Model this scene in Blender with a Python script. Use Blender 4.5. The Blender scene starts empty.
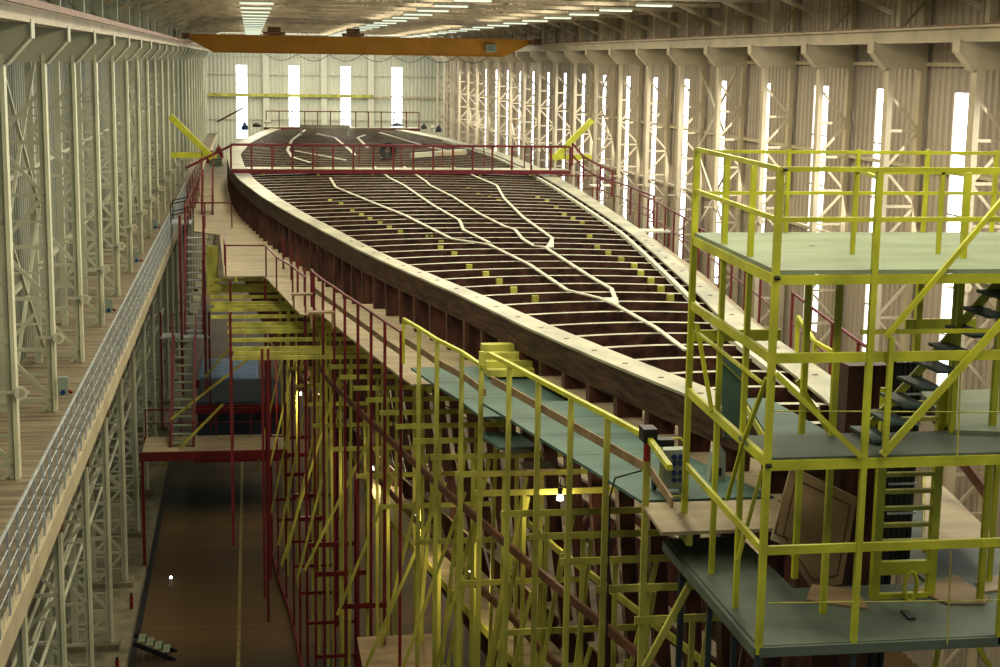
import bpy, math, random
from mathutils import Vector, Matrix
random.seed(7)
C = bpy.context.scene.collection
H = 19.5                      # eye height of the photographer above the dock floor
# ------------------------------------------------------------------ camera
F = 1563.0
def _cam():
    a = Vector((250-500, 333.5-57.5)); b = Vector((365-500, 333.5-9300))
    f = math.sqrt(-(a.dot(b)))
    Y = Vector((a.x, a.y, f)).normalized(); D = Vector((b.x, b.y, f)).normalized()
    Z = -D; Z = (Z - Z.dot(Y)*Y).normalized(); X = Z.cross(Y)
    if X.x < 0: X = -X
    return f, X, Y, Z
F, AX, AY, AZ = _cam()
def at(px, py, x=None, y=None, z=None):
    """point of the place seen at a pixel, on the plane x=, y= or z= (heights measured from the eye)"""
    c = Vector((px-500, 333.5-py, F)); r = Vector((AX.dot(c), AY.dot(c), AZ.dot(c)))
    t = x/r.x if x is not None else (y/r.y if y is not None else z/r.z)
    return r*t
cam = bpy.data.cameras.new('camera'); co = bpy.data.objects.new('camera', cam); C.objects.link(co)
cam.sensor_width = 36; cam.lens = F/1000*36; cam.clip_end = 600
R = Matrix(((AX.x, AX.y, -AX.z), (AY.x, AY.y, -AY.z), (AZ.x, AZ.y, -AZ.z)))
co.matrix_world = Matrix.Translation((0, 0, H)) @ R.to_4x4()
bpy.context.scene.camera = co
# ------------------------------------------------------------------ materials
def mat(name, col, rough=.6, var=.15, scale=3.0, metal=0.0, bump=0.0, stretch=(1,1,1), col2=None, emit=None, spec=.3, detail=5, rust=None):
    m = bpy.data.materials.new(name); m.use_nodes = True
    n = m.node_tree; b = n.nodes['Principled BSDF']
    b.inputs['Roughness'].default_value = rough; b.inputs['Metallic'].default_value = metal
    b.inputs['Specular IOR Level'].default_value = spec
    tc = n.nodes.new('ShaderNodeTexCoord'); mp = n.nodes.new('ShaderNodeMapping'); mp.inputs['Scale'].default_value = stretch
    no = n.nodes.new('ShaderNodeTexNoise'); no.inputs['Scale'].default_value = scale; no.inputs['Detail'].default_value = detail
    ge = n.nodes.new('ShaderNodeNewGeometry')
    n.links.new(ge.outputs['Position'], mp.inputs['Vector']); n.links.new(mp.outputs[0], no.inputs['Vector'])
    cr = n.nodes.new('ShaderNodeValToRGB')
    c2 = col2 or tuple(c*(1-var*2) for c in col)
    cr.color_ramp.elements[0].position = .35; cr.color_ramp.elements[0].color = (*c2, 1)
    cr.color_ramp.elements[1].position = .65; cr.color_ramp.elements[1].color = (*[min(1, c*(1+var)) for c in col], 1)
    n.links.new(no.outputs['Fac'], cr.inputs['Fac'])
    out = cr.outputs['Color']
    if rust:
        n2 = n.nodes.new('ShaderNodeTexNoise'); n2.inputs['Scale'].default_value = scale*2.3; n2.inputs['Detail'].default_value = 8
        n.links.new(ge.outputs['Position'], n2.inputs['Vector'])
        r2 = n.nodes.new('ShaderNodeValToRGB'); r2.color_ramp.elements[0].position = .58; r2.color_ramp.elements[1].position = .7
        n.links.new(n2.outputs['Fac'], r2.inputs['Fac'])
        mx = n.nodes.new('ShaderNodeMix'); mx.data_type = 'RGBA'; mx.inputs['B'].default_value = (*rust, 1)
        n.links.new(r2.outputs['Color'], mx.inputs['Factor']); n.links.new(out, mx.inputs['A']); out = mx.outputs['Result']
    n.links.new(out, b.inputs['Base Color'])
    if bump:
        bp = n.nodes.new('ShaderNodeBump'); bp.inputs['Strength'].default_value = bump; bp.inputs['Distance'].default_value = .02
        n.links.new(no.outputs['Fac'], bp.inputs['Height']); n.links.new(bp.outputs[0], b.inputs['Normal'])
    if emit:
        b.inputs['Emission Color'].default_value = (*emit[0], 1); b.inputs['Emission Strength'].default_value = emit[1]
    return m
M = {}
M['cream']  = mat('cream_paint', (.47,.40,.26), .5, .10, .8)
M['creamL'] = mat('greenish_cream_paint', (.45,.46,.33), .5, .08, .8)
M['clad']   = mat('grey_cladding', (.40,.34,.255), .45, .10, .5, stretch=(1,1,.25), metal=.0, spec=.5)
M['flange'] = mat('pale_green_cream_paint', (.62,.62,.43), .5, .06, .8)  # left column cream lightened: light from the right put into the colour
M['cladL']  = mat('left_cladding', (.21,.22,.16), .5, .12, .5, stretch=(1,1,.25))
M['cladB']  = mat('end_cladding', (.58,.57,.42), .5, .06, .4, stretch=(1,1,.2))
M['roof']   = mat('roof_sheet', (.40,.35,.25), .6, .05, .7)
M['steelb'] = mat('brown_grey_steel', (.50,.42,.28), .55, .15, 1.2)
M['orange'] = mat('orange_crane_paint', (.38,.165,.012), .5, .06, .5, spec=.2)
M['rail']   = mat('brown_crane_rail', (.22,.10,.05), .5, .2, 2)
M['yellow'] = mat('yellow_scaffold_paint', (.43,.445,.026), .45, .14, 1.6, spec=.35)
M['ywood']  = mat('yellow_painted_timber', (.42,.41,.07), .6, .2, 2, stretch=(1,1,.3))
M['red']    = mat('dark_red_paint', (.115,.009,.011), .45, .15, 3, spec=.3)
M['dgreen'] = mat('dark_green_paint', (.02,.035,.03), .5, .2, 3)
M['brownt'] = mat('brown_red_timber', (.13,.055,.03), .6, .2, 2)
M['ply']    = mat('tan_plywood', (.33,.27,.165), .65, .12, 1.2, stretch=(.4,2,1), rust=(.28,.20,.10))
M['plyd']   = mat('brown_plywood', (.22,.15,.075), .65, .15, 1.5, stretch=(.5,2,1))
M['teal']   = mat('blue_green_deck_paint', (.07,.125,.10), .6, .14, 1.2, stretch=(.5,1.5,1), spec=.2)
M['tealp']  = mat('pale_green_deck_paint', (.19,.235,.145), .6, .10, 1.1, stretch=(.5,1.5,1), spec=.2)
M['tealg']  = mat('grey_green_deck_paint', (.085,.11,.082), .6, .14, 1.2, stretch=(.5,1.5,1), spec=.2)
M['hull']   = mat('dark_hull_timber', (.050,.022,.014), .45, .3, 4, stretch=(1,.3,1), col2=(.016,.007,.005), bump=.3, spec=.15)
M['rib']    = mat('red_brown_rib_timber', (.066,.024,.014), .5, .3, 5, stretch=(1,1,.2), col2=(.022,.008,.006), bump=.3, spec=.25)
M['wale']   = mat('brown_wale_timber', (.058,.030,.017), .6, .3, 3, stretch=(2,.25,4), col2=(.02,.011,.007), bump=.4, spec=.15)
M['pale']   = mat('pale_worn_plank', (.33,.325,.21), .42, .2, 1.2, stretch=(1,.5,1), spec=.5)
M['white']  = mat('white_strip', (.50,.49,.38), .5, .08, 3)
M['grey']   = mat('galvanised_steel', (.42,.46,.47), .4, .12, 3, metal=.3)
M['black']  = mat('black_rubber', (.012,.012,.013), .5, .2, 4)
M['blue']   = mat('blue_plastic', (.008,.04,.16), .35, .1, 4)
M['bluet']  = mat('blue_tarpaulin', (.10,.20,.36), .35, .2, 1.2, spec=.6)
M['dblue']  = mat('dark_blue_tarpaulin', (.014,.024,.034), .45, .3, 1.2, spec=.3)
M['boxg']   = mat('grey_green_box_paint', (.26,.31,.25), .45, .08, 3)
M['redx']   = mat('bright_red_paint', (.20,.012,.01), .35, .1, 3)
M['conc']   = mat('pale_concrete', (.19,.17,.10), .8, .2, 1.3, rust=(.15,.14,.10), bump=.3)
M['lamp']   = mat('lamp_tube', (.9,.95,.85), .4, .0, 3, emit=((.86,1,.78), .75))
M['glow']   = mat('bulkhead_lamp_glass', (.9,.9,.8), .4, .0, 3, emit=((1,.97,.85), 5))  # shared by the sun glint panels and the lamp bulbs
M['pane']   = mat('daylit_window_pane', (.8,.85,.9), .4, .0, 3, emit=((.93,.96,1), 5.5))
M['paneB']  = mat('daylit_end_window_pane', (.8,.85,.9), .4, .0, 3, emit=((.86,.93,1), 3.0))
M['paneL']  = mat('daylit_left_window_pane', (.8,.85,.9), .4, .0, 3, emit=((.8,.9,1), 2.2))
M['ledge']  = mat('brown_plank_floor', (.23,.19,.12), .6, .2, 2.0, stretch=(.3,2.5,1), col2=(.12,.09,.055))
M['floor']  = mat('dark_dock_floor', (.105,.062,.022), .6, .1, .12, stretch=(.2,1,1), col2=(.016,.014,.008), bump=.2, spec=.25)
M['line']   = mat('yellow_floor_line', (.20,.16,.055), .6, .2, 3)
M['tread']  = mat('dark_green_tread', (.03,.06,.05), .5, .15, 3)
# ------------------------------------------------------------------ mesh builder
class MB:
    def __init__(s): s.v = []; s.f = []; s.m = []
    def quadbox(s, P, mi=0):                       # 8 corners: bottom 4 then top 4
        n = len(s.v); s.v += [tuple(p) for p in P]
        for k, f in enumerate(((3,2,1,0),(4,5,6,7),(0,1,5,4),(1,2,6,5),(2,3,7,6),(3,0,4,7))):
            s.f.append(tuple(n+i for i in f)); s.m.append(mi if not isinstance(mi, (tuple, list)) else mi[k])
        return s
    def box(s, x0, x1, y0, y1, z0, z1, mi=0):
        return s.quadbox([(x0,y0,z0),(x1,y0,z0),(x1,y1,z0),(x0,y1,z0),(x0,y0,z1),(x1,y0,z1),(x1,y1,z1),(x0,y1,z1)], mi)
    def bar(s, p, q, w, h=None, up=(0,0,1), mi=0):  # rectangular bar between two points
        h = h or w; p = Vector(p); q = Vector(q); d = (q-p)
        if d.length < 1e-6: return s
        d.normalize(); u = Vector(up)
        if abs(d.dot(u)) > .99: u = Vector((0,1,0))
        a = d.cross(u).normalized()*(w/2); b = a.cross(d).normalized()*(h/2)
        return s.quadbox([p-a-b, p+a-b, q+a-b, q-a-b, p-a+b, p+a+b, q+a+b, q-a+b], mi)
    def tube(s, p, q, r, n=8, r2=None, mi=0):
        p = Vector(p); q = Vector(q); d = (q-p).normalized(); r2 = r if r2 is None else r2
        u = Vector((0,0,1)) if abs(d.z) < .9 else Vector((1,0,0))
        a = d.cross(u).normalized(); b = a.cross(d); k = len(s.v)
        for c, rr in ((p, r), (q, r2)):
            for i in range(n):
                t = 2*math.pi*i/n; s.v.append(tuple(c + a*math.cos(t)*rr + b*math.sin(t)*rr))
        for i in range(n):
            j = (i+1) % n; s.f.append((k+i, k+j, k+n+j, k+n+i)); s.m.append(mi)
        s.f.append(tuple(k+i for i in reversed(range(n)))); s.m.append(mi)
        s.f.append(tuple(k+n+i for i in range(n))); s.m.append(mi)
        return s
    def path(s, pts, r, n=6, mi=0):
        for a, b in zip(pts, pts[1:]): s.tube(a, b, r, n, mi=mi)
        return s
    def prism(s, poly, axis, a0, a1, mi=0):         # poly in the two other axes, extruded along axis
        k = len(s.v); n = len(poly)
        for a in (a0, a1):
            for u, w in poly:
                s.v.append({'x': (a,u,w), 'y': (u,a,w), 'z': (u,w,a)}[axis])
        s.f.append(tuple(k+i for i in range(n))); s.m.append(mi)
        s.f.append(tuple(k+n+i for i in reversed(range(n)))); s.m.append(mi)
        for i in range(n):
            j = (i+1) % n; s.f.append((k+j, k+i, k+n+i, k+n+j)); s.m.append(mi)
        return s
    def build(s, name, mats, parent=None, origin=None, up=True):
        o = Vector(origin) if origin is not None else Vector((0,0,0))
        if parent is not None and origin is None: o = Vector(parent['_o'])
        me = bpy.data.meshes.new(name); me.from_pydata([tuple(Vector(v)-o) for v in s.v], [], s.f); me.update()
        if not isinstance(mats, (list, tuple)): mats = [mats]
        for m in mats: me.materials.append(m)
        me.polygons.foreach_set('material_index', s.m)
        import bmesh
        b = bmesh.new(); b.from_mesh(me); bmesh.ops.recalc_face_normals(b, faces=b.faces); b.to_mesh(me); b.free()
        ob = bpy.data.objects.new(name, me); C.objects.link(ob)
        if parent is not None:
            ob.parent = parent
        else: ob.location = (o.x, o.y, o.z+H)
        return ob
def sub(o, part): o.parent = part; return o      # a piece of a part
def T(name, label, cat, loc, group=None):
    o = bpy.data.objects.new(name, None); C.objects.link(o); o.location = (loc[0], loc[1], loc[2]+H)
    o.empty_display_size = .1; o['_o'] = list(loc); o['label'] = label; o['category'] = cat
    if group: o['group'] = group
    return o
def tag(o, label, cat, group=None, kind=None):
    o['label'] = label; o['category'] = cat
    if group: o['group'] = group
    if kind: o['kind'] = kind
    return o
def struct(mb, name, m, label=None):
    o = mb.build(name, m); o['kind'] = 'structure'
    if label: o['label'] = label
    return o
def dup(root, dx=0, dy=0, dz=0, label=None, flip=False):
    r = root.copy(); C.objects.link(r); r.location = root.location + Vector((dx,dy,dz))
    if flip: r.scale.x = -1
    if label: r['label'] = label
    for ch in root.children:
        c = ch.copy(); C.objects.link(c); c.parent = r
        for g in ch.children:
            d = g.copy(); C.objects.link(d); d.parent = c
    return r
ORD = ['nearest','second','third','fourth','fifth','sixth','seventh','eighth','ninth','tenth','eleventh','twelfth','thirteenth','fourteenth','fifteenth','sixteenth','seventeenth','eighteenth','nineteenth','twentieth','twenty-first','twenty-second','twenty-third','twenty-fourth','twenty-fifth','twenty-sixth','twenty-seventh','twenty-eighth','twenty-ninth','thirtieth','thirty-first','thirty-second','thirty-third','thirty-fourth','thirty-fifth']
def lerp(tab, t):
    if t <= tab[0][0]: return tab[0][1]
    for (a, b), (c, d) in zip(tab, tab[1:]):
        if t <= c: return b + (d-b)*(t-a)/(c-a)
    return tab[-1][1]
# ------------------------------------------------------------------ room shell (heights from the eye)
G = -19.5; LED = -8.4; Y0, Y1 = -6.0, 178.0; XL, XR = -6.4, 21.6; PITCH = 6.2
LCY = [31.6+PITCH*k for k in range(-1, 24)]      # left columns
RCY = [42.0+PITCH*k for k in range(-1, 22)]      # right columns
CL, CR = -4.76, 20.2
mb = MB(); mb.box(-3.95, XR+.2, Y0, Y1, G-.3, G); struct(mb, 'floor', M['floor'])
mb = MB(); mb.box(XL, -4.15, Y0, Y1, G-.3, G+.35); struct(mb, 'floor.001', M['conc'], 'pale concrete plinth strip under the left columns')
mb = MB(); mb.box(-4.15, -3.95, Y0, Y1, G-.3, G+.05); struct(mb, 'trim_1', M['black'], 'black channel along the foot of the left plinth')
mb = MB(); mb.box(XL, -3.72, 8, Y1, LED-.25, LED); struct(mb, 'floor.002', M['ledge'], 'brown plank gallery floor on the left side')
mb = MB(); mb.box(-3.72, -3.58, 8, Y1, LED-.25, LED+.18); struct(mb, 'trim_2', M['cream'], 'cream kerb along the edge of the left gallery')
mb = MB(); mb.box(-.68, -.56, Y0, 120, G, G+.006); struct(mb, 'trim_3', M['line'], 'faded yellow line on the dock floor')
mb = MB()
for y in (44.5, 48.4, 52.6, 57, 61.5, 66, 71, 76):
    mb.box(-3.9, 4.0, y, y+.025, G, G+.006)
struct(mb, 'trim_4', M['line'], 'thin cross joints on the dock floor')
def profile(y0, y1, p=.42, d=.07):
    """trapezoid corrugation from y0 to y1: list of (u, depth)"""
    out = []; n = max(1, round((y1-y0)/p)); q = (y1-y0)/n
    for i in range(n):
        a = y0+i*q
        out += [(a,0),(a+q*.38,0),(a+q*.5,d),(a+q*.88,d)]
    out.append((y1,0)); return out
def sheet(mb, prof, z0, z1, f):
    k = len(mb.v)
    for u, d in prof: mb.v += [f(u,d,z0), f(u,d,z1)]
    for i in range(len(prof)-1):
        a = k+2*i; mb.f.append((a, a+2, a+3, a+1)); mb.m.append(0)
def clad(name, m, wins, a0, a1, z0, z1, wz0, wz1, f):
    mb = MB(); cur = a0
    for (w0, w1) in wins:
        sheet(mb, profile(cur, w0), z0, z1, f); pr = profile(w0, w1)
        sheet(mb, pr, z0, wz0, f); sheet(mb, pr, wz1, z1, f); cur = w1
    sheet(mb, profile(cur, a1), z0, z1, f)
    return struct(mb, name, m)
RZ = 4.0
rw = [(45.2+PITCH*k-(.6 if k == 2 else 0), 46.25+PITCH*k) for k in range(-3, 21)]
lw = [(50.3,51.0)]+[(34.0+PITCH*k, 34.9+PITCH*k) for k in range(11, 23)]
bw = []
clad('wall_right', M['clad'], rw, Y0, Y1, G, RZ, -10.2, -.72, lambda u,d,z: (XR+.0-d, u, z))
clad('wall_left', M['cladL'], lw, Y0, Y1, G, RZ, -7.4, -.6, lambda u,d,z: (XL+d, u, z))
bw = []
for a, b in ((236,247.5),(288.5,299.5),(340.5,351),(391.5,402.5)):
    bw.append((at(a,90,y=Y1).x, at(b,90,y=Y1).x))
zt = at(400,67,y=Y1).z; zb = at(400,131,y=Y1).z
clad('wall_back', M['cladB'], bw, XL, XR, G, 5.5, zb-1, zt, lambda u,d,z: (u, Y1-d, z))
wn = 0
def window(f, a0, a1, z0, z1, pane, bars, label):
    global wn; wn += 1
    mb = MB(); p = [f(a0,0,z0), f(a1,0,z0), f(a1,0,z1), f(a0,0,z1)]; mb.v = p; mb.f = [(0,1,2,3)]; mb.m = [0]
    o = struct(mb, 'window_%d' % wn, pane, label)
    fr = MB()
    for q in (a0, a1): fr.bar(f(q,.02,z0), f(q,.02,z1), .06, .06)
    n = bars
    for i in range(n+1):
        z = z0+(z1-z0)*i/n; fr.bar(f(a0,.03,z), f(a1,.03,z), .05, .06)
    ob = fr.build('window_frame', M['clad'], None); ob.location = (0,0,0); ob.parent = o
for i, (a, b) in enumerate(rw): window(lambda u,d,z: (XR+.02-d,u,z), a, b, -10.2, -.72, M['pane'], 5, 'tall daylit window strip in the right wall')
for i, (a, b) in enumerate(lw): window(lambda u,d,z: (XL-.02+d,u,z), a, b, -7.4, -.6, M['paneL'], 5, 'tall daylit window strip in the left wall')
for i, (a, b) in enumerate(bw): window(lambda u,d,z: (u,Y1+.02-d,z), a, b, zb-1, zt, M['paneB'], 4, 'tall daylit window strip in the end wall')
# roof: low gable
RX = (XL+XR)/2
def roofz(x): return 4.6 - abs(x-RX)*.11
mb = MB()
for s0, s1 in ((XL-.2, RX), (RX, XR+.2)):
    prof = profile(Y0, Y1, .9, .06); k = len(mb.v)
    for u, d in prof: mb.v += [(s0,u,roofz(s0)+d), (s1,u,roofz(s1)+d)]
    for i in range(len(prof)-1):
        a = k+2*i; mb.f.append((a, a+2, a+3, a+1)); mb.m.append(0)
struct(mb, 'ceiling', M['roof'])
tn = 5
for i in range(19):                                                   # purlins
    x = XL+.6+i*(XR-XL-1.2)/18
    mb = MB(); mb.box(x-.05, x+.05, 20, Y1, roofz(x)-.26, roofz(x)-.02); struct(mb, 'trim_%d' % tn, M['steelb'], 'roof purlin running the length of the hall'); tn += 1
# girts on the walls
for z in (.1, -3.2, -6.2):
    mb = MB(); mb.box(XR-.22, XR-.08, 20, Y1, z-.06, z+.06); struct(mb, 'trim_%d' % tn, M['cream'], 'horizontal girt on the right wall'); tn += 1
for z in (.1, -3.2, -6.2, -11, -15):
    mb = MB(); mb.box(XL+.08, XL+.22, 20, Y1, z-.06, z+.06); struct(mb, 'trim_%d' % tn, M['creamL'], 'horizontal girt on the left wall'); tn += 1
# end wall: mullion columns and beam
yb = Y1-.35
zz = at(300,95.5,y=yb).z
for px in (266, 324, 371):
    p = at(px,90,y=yb); mb = MB(); mb.box(p.x-.35, p.x+.35, yb-.2, yb+.2, G, 3.5); struct(mb, 'trim_%d' % tn, M['cladB'], 'vertical wind post on the end wall'); tn += 1
mb = MB(); mb.box(XL+.5, at(373,96,y=yb).x, yb-.5, yb-.2, zz-.16, zz+.16); struct(mb, 'trim_%d' % tn, M['ywood'], 'yellow horizontal beam across the end wall'); tn += 1
mb = MB(); mb.box(at(373,96,y=yb).x, XR-.5, yb-.5, yb-.3, zz-.1, zz+.06); struct(mb, 'trim_%d' % tn, M['cream'], 'cream horizontal beam on the end wall'); tn += 1
for dz in (-2.6, 2.3, 4.3):
    mb = MB(); mb.box(XL+.3, XR-.3, yb-.12, yb, zz+dz-.05, zz+dz+.05); struct(mb, 'trim_%d' % tn, M['cladB'], 'thin sheeting rail on the end wall'); tn += 1
# ------------------------------------------------------------------ roof trusses and lamps
def truss(y, label):
    t = T('roof_truss', label, 'roof truss', (RX, y, 2.4), 'roof trusses under the ceiling')
    a = MB(); a.bar((XL+1.5,y,2.5), (XR-1.5,y,2.5), .14, .14); a.build('bottom_chord', M['steelb'], t)
    a = MB(); a.bar((XL+.3,y,roofz(XL)-.35), (RX,y,roofz(RX)-.35), .14, .14); a.bar((RX,y,roofz(RX)-.35), (XR-.3,y,roofz(XR)-.35), .14, .14); a.build('top_chord', M['steelb'], t)
    a = MB(); n = 14; xs = [XL+1.5+(XR-XL-3)*i/n for i in range(n+1)]
    for i in range(n):
        p, q = xs[i], xs[i+1]
        if i % 2 == 0: a.bar((p,y,2.5), (q,y,roofz(q)-.35), .07)
        else: a.bar((p,y,roofz(p)-.35), (q,y,2.5), .07)
    for s, xc in ((1, CL), (-1, CR)): a.bar((xc,y,1.7), (xc+s*1.9,y,2.5), .12)
    a.build('web', M['steelb'], t)
    return t
tr0 = truss(RCY[1], 'tan lattice roof truss, nearest to the camera')
k = 1
for i in range(2, 22):
    dup(tr0, dy=PITCH*(i-1), label='tan lattice roof truss over the hall, %s from the camera' % ORD[k]); k += 1
def lampfix(x, y, label, group):
    t = T('ceiling_lamp', label, 'lamp', (x, y, 2.12), group)
    MB().box(x-.70, x+.70, y-.14, y+.14, 2.14, 2.22).build('housing', M['white'], t)
    a = MB(); a.box(x-.66, x+.66, y-.12, y+.12, 2.07, 2.135); a.build('tube', M['lamp'], t)
    a = MB(); a.tube((x-.5,y,2.2), (x-.5,y,2.5), .012, 5); a.tube((x+.5,y,2.2), (x+.5,y,2.5), .012, 5); a.build('hanger', M['steelb'], t)
    return t
for row, (x, nm) in enumerate(((.28,'left'), (7.86,'middle'), (14.75,'right'))):
    L0 = None
    for i in range(17):
        lb = 'slim white ceiling lamp in the %s row, %s from the camera' % (nm, ORD[i]); y = 57.3+PITCH*i - (1.0 if row == 1 else 0)
        if L0 is None: L0 = lampfix(x, y, lb, 'slim ceiling lamps in the %s row' % nm)
        else: dup(L0, dy=PITCH*i, label=lb)
# ------------------------------------------------------------------ lattice columns
def column(side, y, label, cx, cm):
    s = side                                    # +1: chords step towards +x (right wall), -1 left wall
    W = 1.12
    t = T('lattice_column', label, 'column', (cx, y, G), 'lattice columns along the %s wall' % ('right' if s > 0 else 'left'))
    o = .13 if s > 0 else 0
    if s > 0:
        a = MB(); a.box(cx-.06, cx+.12, y-.17, y+.17, G, .0); a.build('front_chord', cm, t)
    else:
        a = MB(); a.box(cx-.10, cx+.02, y-.10, y+.10, G, .0); a.build('front_chord', cm, t)
        a = MB(); a.box(cx+.02, cx+.10, y-.18, y+.14, G, .0); a.build('chord_flange', M['flange'], t)  # lit edge of the chord, its brightness painted on
    xb = cx+s*W
    a = MB(); a.box(xb-.09, xb+.09, y-.15, y+.15, G, 3.7); a.build('rear_chord', cm, t)
    a = MB(); z = G+.4; h = 1.22; i = 0
    while z+h < .0:
        a.bar((cx,y-.1,z), (xb,y-.1,z), .05, .09)
        if i % 2: a.bar((cx,y-.1,z), (xb,y-.1,z+h), .05, .09)
        else: a.bar((xb,y-.1,z), (cx,y-.1,z+h), .05, .09)
        if s < 0: a.bar((cx,y-.1,z+h/2), (xb,y-.1,z+h/2), .03, .05)
        z += h; i += 1
    if s > 0: a.box(cx-.05, cx+.11, y-.15, y+.15, -.01, .14)
    a.build('lattice', cm, t)
    # corbel carrying the crane beam
    xt = cx-s*.62; a = MB()
    poly = [(xt,.62+o),(xb+s*.12,.62+o),(xb+s*.12,-.18+o),(cx-s*.13,-.18+o),(xt,.34+o)]
    a.prism(poly, 'y', y-.16, y+.16); a.build('corbel', cm, t)
    a = MB(); a.box(min(xt,xt-s*.03), max(xt,xt-s*.03), y-.24, y+.24, .30+o, .66+o); a.bar((xt,y,.32+o), (cx-s*.15,y,-.2+o), .44, .03, up=(0,0,1)); a.build('corbel_flange', cm, t)
    a = MB(); xu = cx+s*.35
    a.box(xu-.12, xu+.12, y-.14, y+.14, .6+o, 3.9); a.build('upper_chord', cm, t)
    a = MB()
    for z0, z1 in ((1.2,2.1),(2.1,3.0)):
        a.bar((xu,y,z0), (xb,y,z1), .08); a.bar((xu,y,z1), (xb,y,z1), .08)
    a.build('upper_lattice', cm, t)
    MB().box(min(cx,xb)-.3, max(cx,xb)+.3, y-.4, y+.4, G-.02+(.35 if s<0 else 0), G+.55).build('base_block', M['conc'], t)
    return t
c0 = column(-1, LCY[0], 'green-cream lattice column on the left side, nearest to the camera', CL, M['creamL'])
for i, y in enumerate(LCY[1:]): dup(c0, dy=y-LCY[0], label='green-cream lattice column on the left side, %s from the camera' % ORD[i+1])
c1 = column(1, RCY[0], 'warm cream lattice column on the right side, nearest to the camera', CR, M['cream'])
for i, y in enumerate(RCY[1:]): dup(c1, dy=y-RCY[0], label='warm cream lattice column on the right side, %s from the camera' % ORD[i+1])
# X bracing between some right columns
def xbrace(y0, y1, x, z0, z1, cm, label):
    t = T('wall_bracing', label, 'bracing', (x,(y0+y1)/2,z0), 'cross bracing between the columns')
    for zz0 in (z0, (z0+z1)/2):
        zz1 = zz0+(z1-z0)/2
        MB().bar((x,y0,zz0),(x,y1,zz1),.08).build('brace', cm, t); MB().bar((x,y1,zz0),(x,y0,zz1),.08).build('brace', cm, t)
for k, nm in ((0,'nearest'), (5,'sixth'), (9,'tenth'), (14,'fifteenth')):
    xbrace(RCY[k]+.2, RCY[k+1]-.2, 21.1, -8, -.2, M['cream'], 'cream cross bracing between right columns, after the %s column' % nm)
for k, nm in ((2,'third'), (8,'ninth')):
    xbrace(LCY[k]+.2, LCY[k+1]-.2, -5.7, -8, -.2, M['creamL'], 'green-cream cross bracing between left columns, after the %s column' % nm)
# crane beams
def runway(side, x, label):
    t = T('crane_runway_beam', label, 'beam', (x, 90, .62)); o = .13 if side > 0 else 0
    MB().box(x-.05, x+.05, 15, Y1-1, .64+o, 1.0+o).build('web', M['cream'], t)
    MB().box(x-.22, x+.22, 15, Y1-1, .60+o, .66+o).build('flange', M['cream'], t); MB().box(x-.22, x+.22, 15, Y1-1, .98+o, 1.04+o).build('flange', M['cream'], t)
    MB().box(x-.05, x+.05, 15, Y1-1, 1.04+o, 1.10+o).build('crane_rail', M['rail'], t)
    return t
runway(1, 19.85, 'long cream crane runway beam along the right columns')
runway(-1, -4.35, 'long cream crane runway beam with brown rail along the left columns')
a = MB(); a.box(-4.0,-3.9, 15, Y1-1, .86, .98); tag(a.build('conductor_rail', M['rail']), 'brown conductor rail beside the left crane runway beam', 'rail')
# flood lights on the columns
def flood(x, y, z, s, label, grp, m):
    t = T('floodlight', label, 'floodlight', (x, y, z), grp)
    a = MB(); a.tube((x+.05,y-.30,z), (x+.02,y-.2,z), .135, 16, r2=.12); sh = a.build('shade', m, t)
    MB().tube((x,y-.2,z), (x,y-.12,z), .08, 10, r2=.05).build('lamp_housing', M['grey'], t)
    a = MB(); a.box(x-.5*abs(s), x+.2, y-.24, y-.2, z-.03, z+.03); a.build('bracket', m, t)
    a = MB(); a.tube((x+.05,y-.31,z), (x+.05,y-.30,z), .085, 16); sub(a.build('lens', M['cream'], t), sh)
    return t
f0 = flood(CL+.16, LCY[1], -6.6, 1, 'round cream floodlight on the left column nearest in view', 'round floodlights on the left columns', M['white'])
for k in range(2, 14): dup(f0, dy=PITCH*(k-1), label='round cream floodlight on the %s left column' % ORD[k])
f1 = flood(CR+.0, RCY[1], -6.2, 1, 'round dull floodlight on the right column nearest in view', 'round floodlights on the right columns', M['cream'])
for k in range(2, 14): dup(f1, dy=PITCH*(k-1), label='round dull floodlight on the %s right column' % ORD[k])
# socket boxes on left columns
def sockbox(y, label):
    x = CL+.05; t = T('socket_box', label, 'socket box', (x, y, -8.1), 'socket boxes on the left columns')
    cs = MB().box(x+.10, x+.34, y-.28, y-.12, -8.0, -7.55).build('case', M['boxg'], t)
    a = MB(); a.tube((x+.22,y-.33,-7.9), (x+.22,y-.27,-7.9), .06, 8); sub(a.build('blue_socket', M['blue'], t), cs)
    a = MB(); a.tube((x+.36,y-.25,-7.88), (x+.42,y-.3,-7.92), .04, 8); sub(a.build('red_plug', M['redx'], t), cs)
    return t
s0 = sockbox(LCY[2], 'grey socket box with blue socket on the second left column in view')
for n, k in (('fourth',4), ('sixth',6), ('eighth',8)): dup(s0, dy=PITCH*(k-2), label='grey socket box on the %s left column in view' % n)
# glowing panels standing in for sun glints behind the right columns
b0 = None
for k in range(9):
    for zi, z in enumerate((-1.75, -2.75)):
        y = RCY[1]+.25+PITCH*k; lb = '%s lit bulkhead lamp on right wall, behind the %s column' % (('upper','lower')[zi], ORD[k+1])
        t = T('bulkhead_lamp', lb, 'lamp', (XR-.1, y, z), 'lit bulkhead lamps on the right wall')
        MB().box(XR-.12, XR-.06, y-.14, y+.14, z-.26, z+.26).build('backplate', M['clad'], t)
        MB().box(XR-.2, XR-.12, y-.06, y+.06, z-.22, z+.22).build('glass', M['glow'], t)
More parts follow.
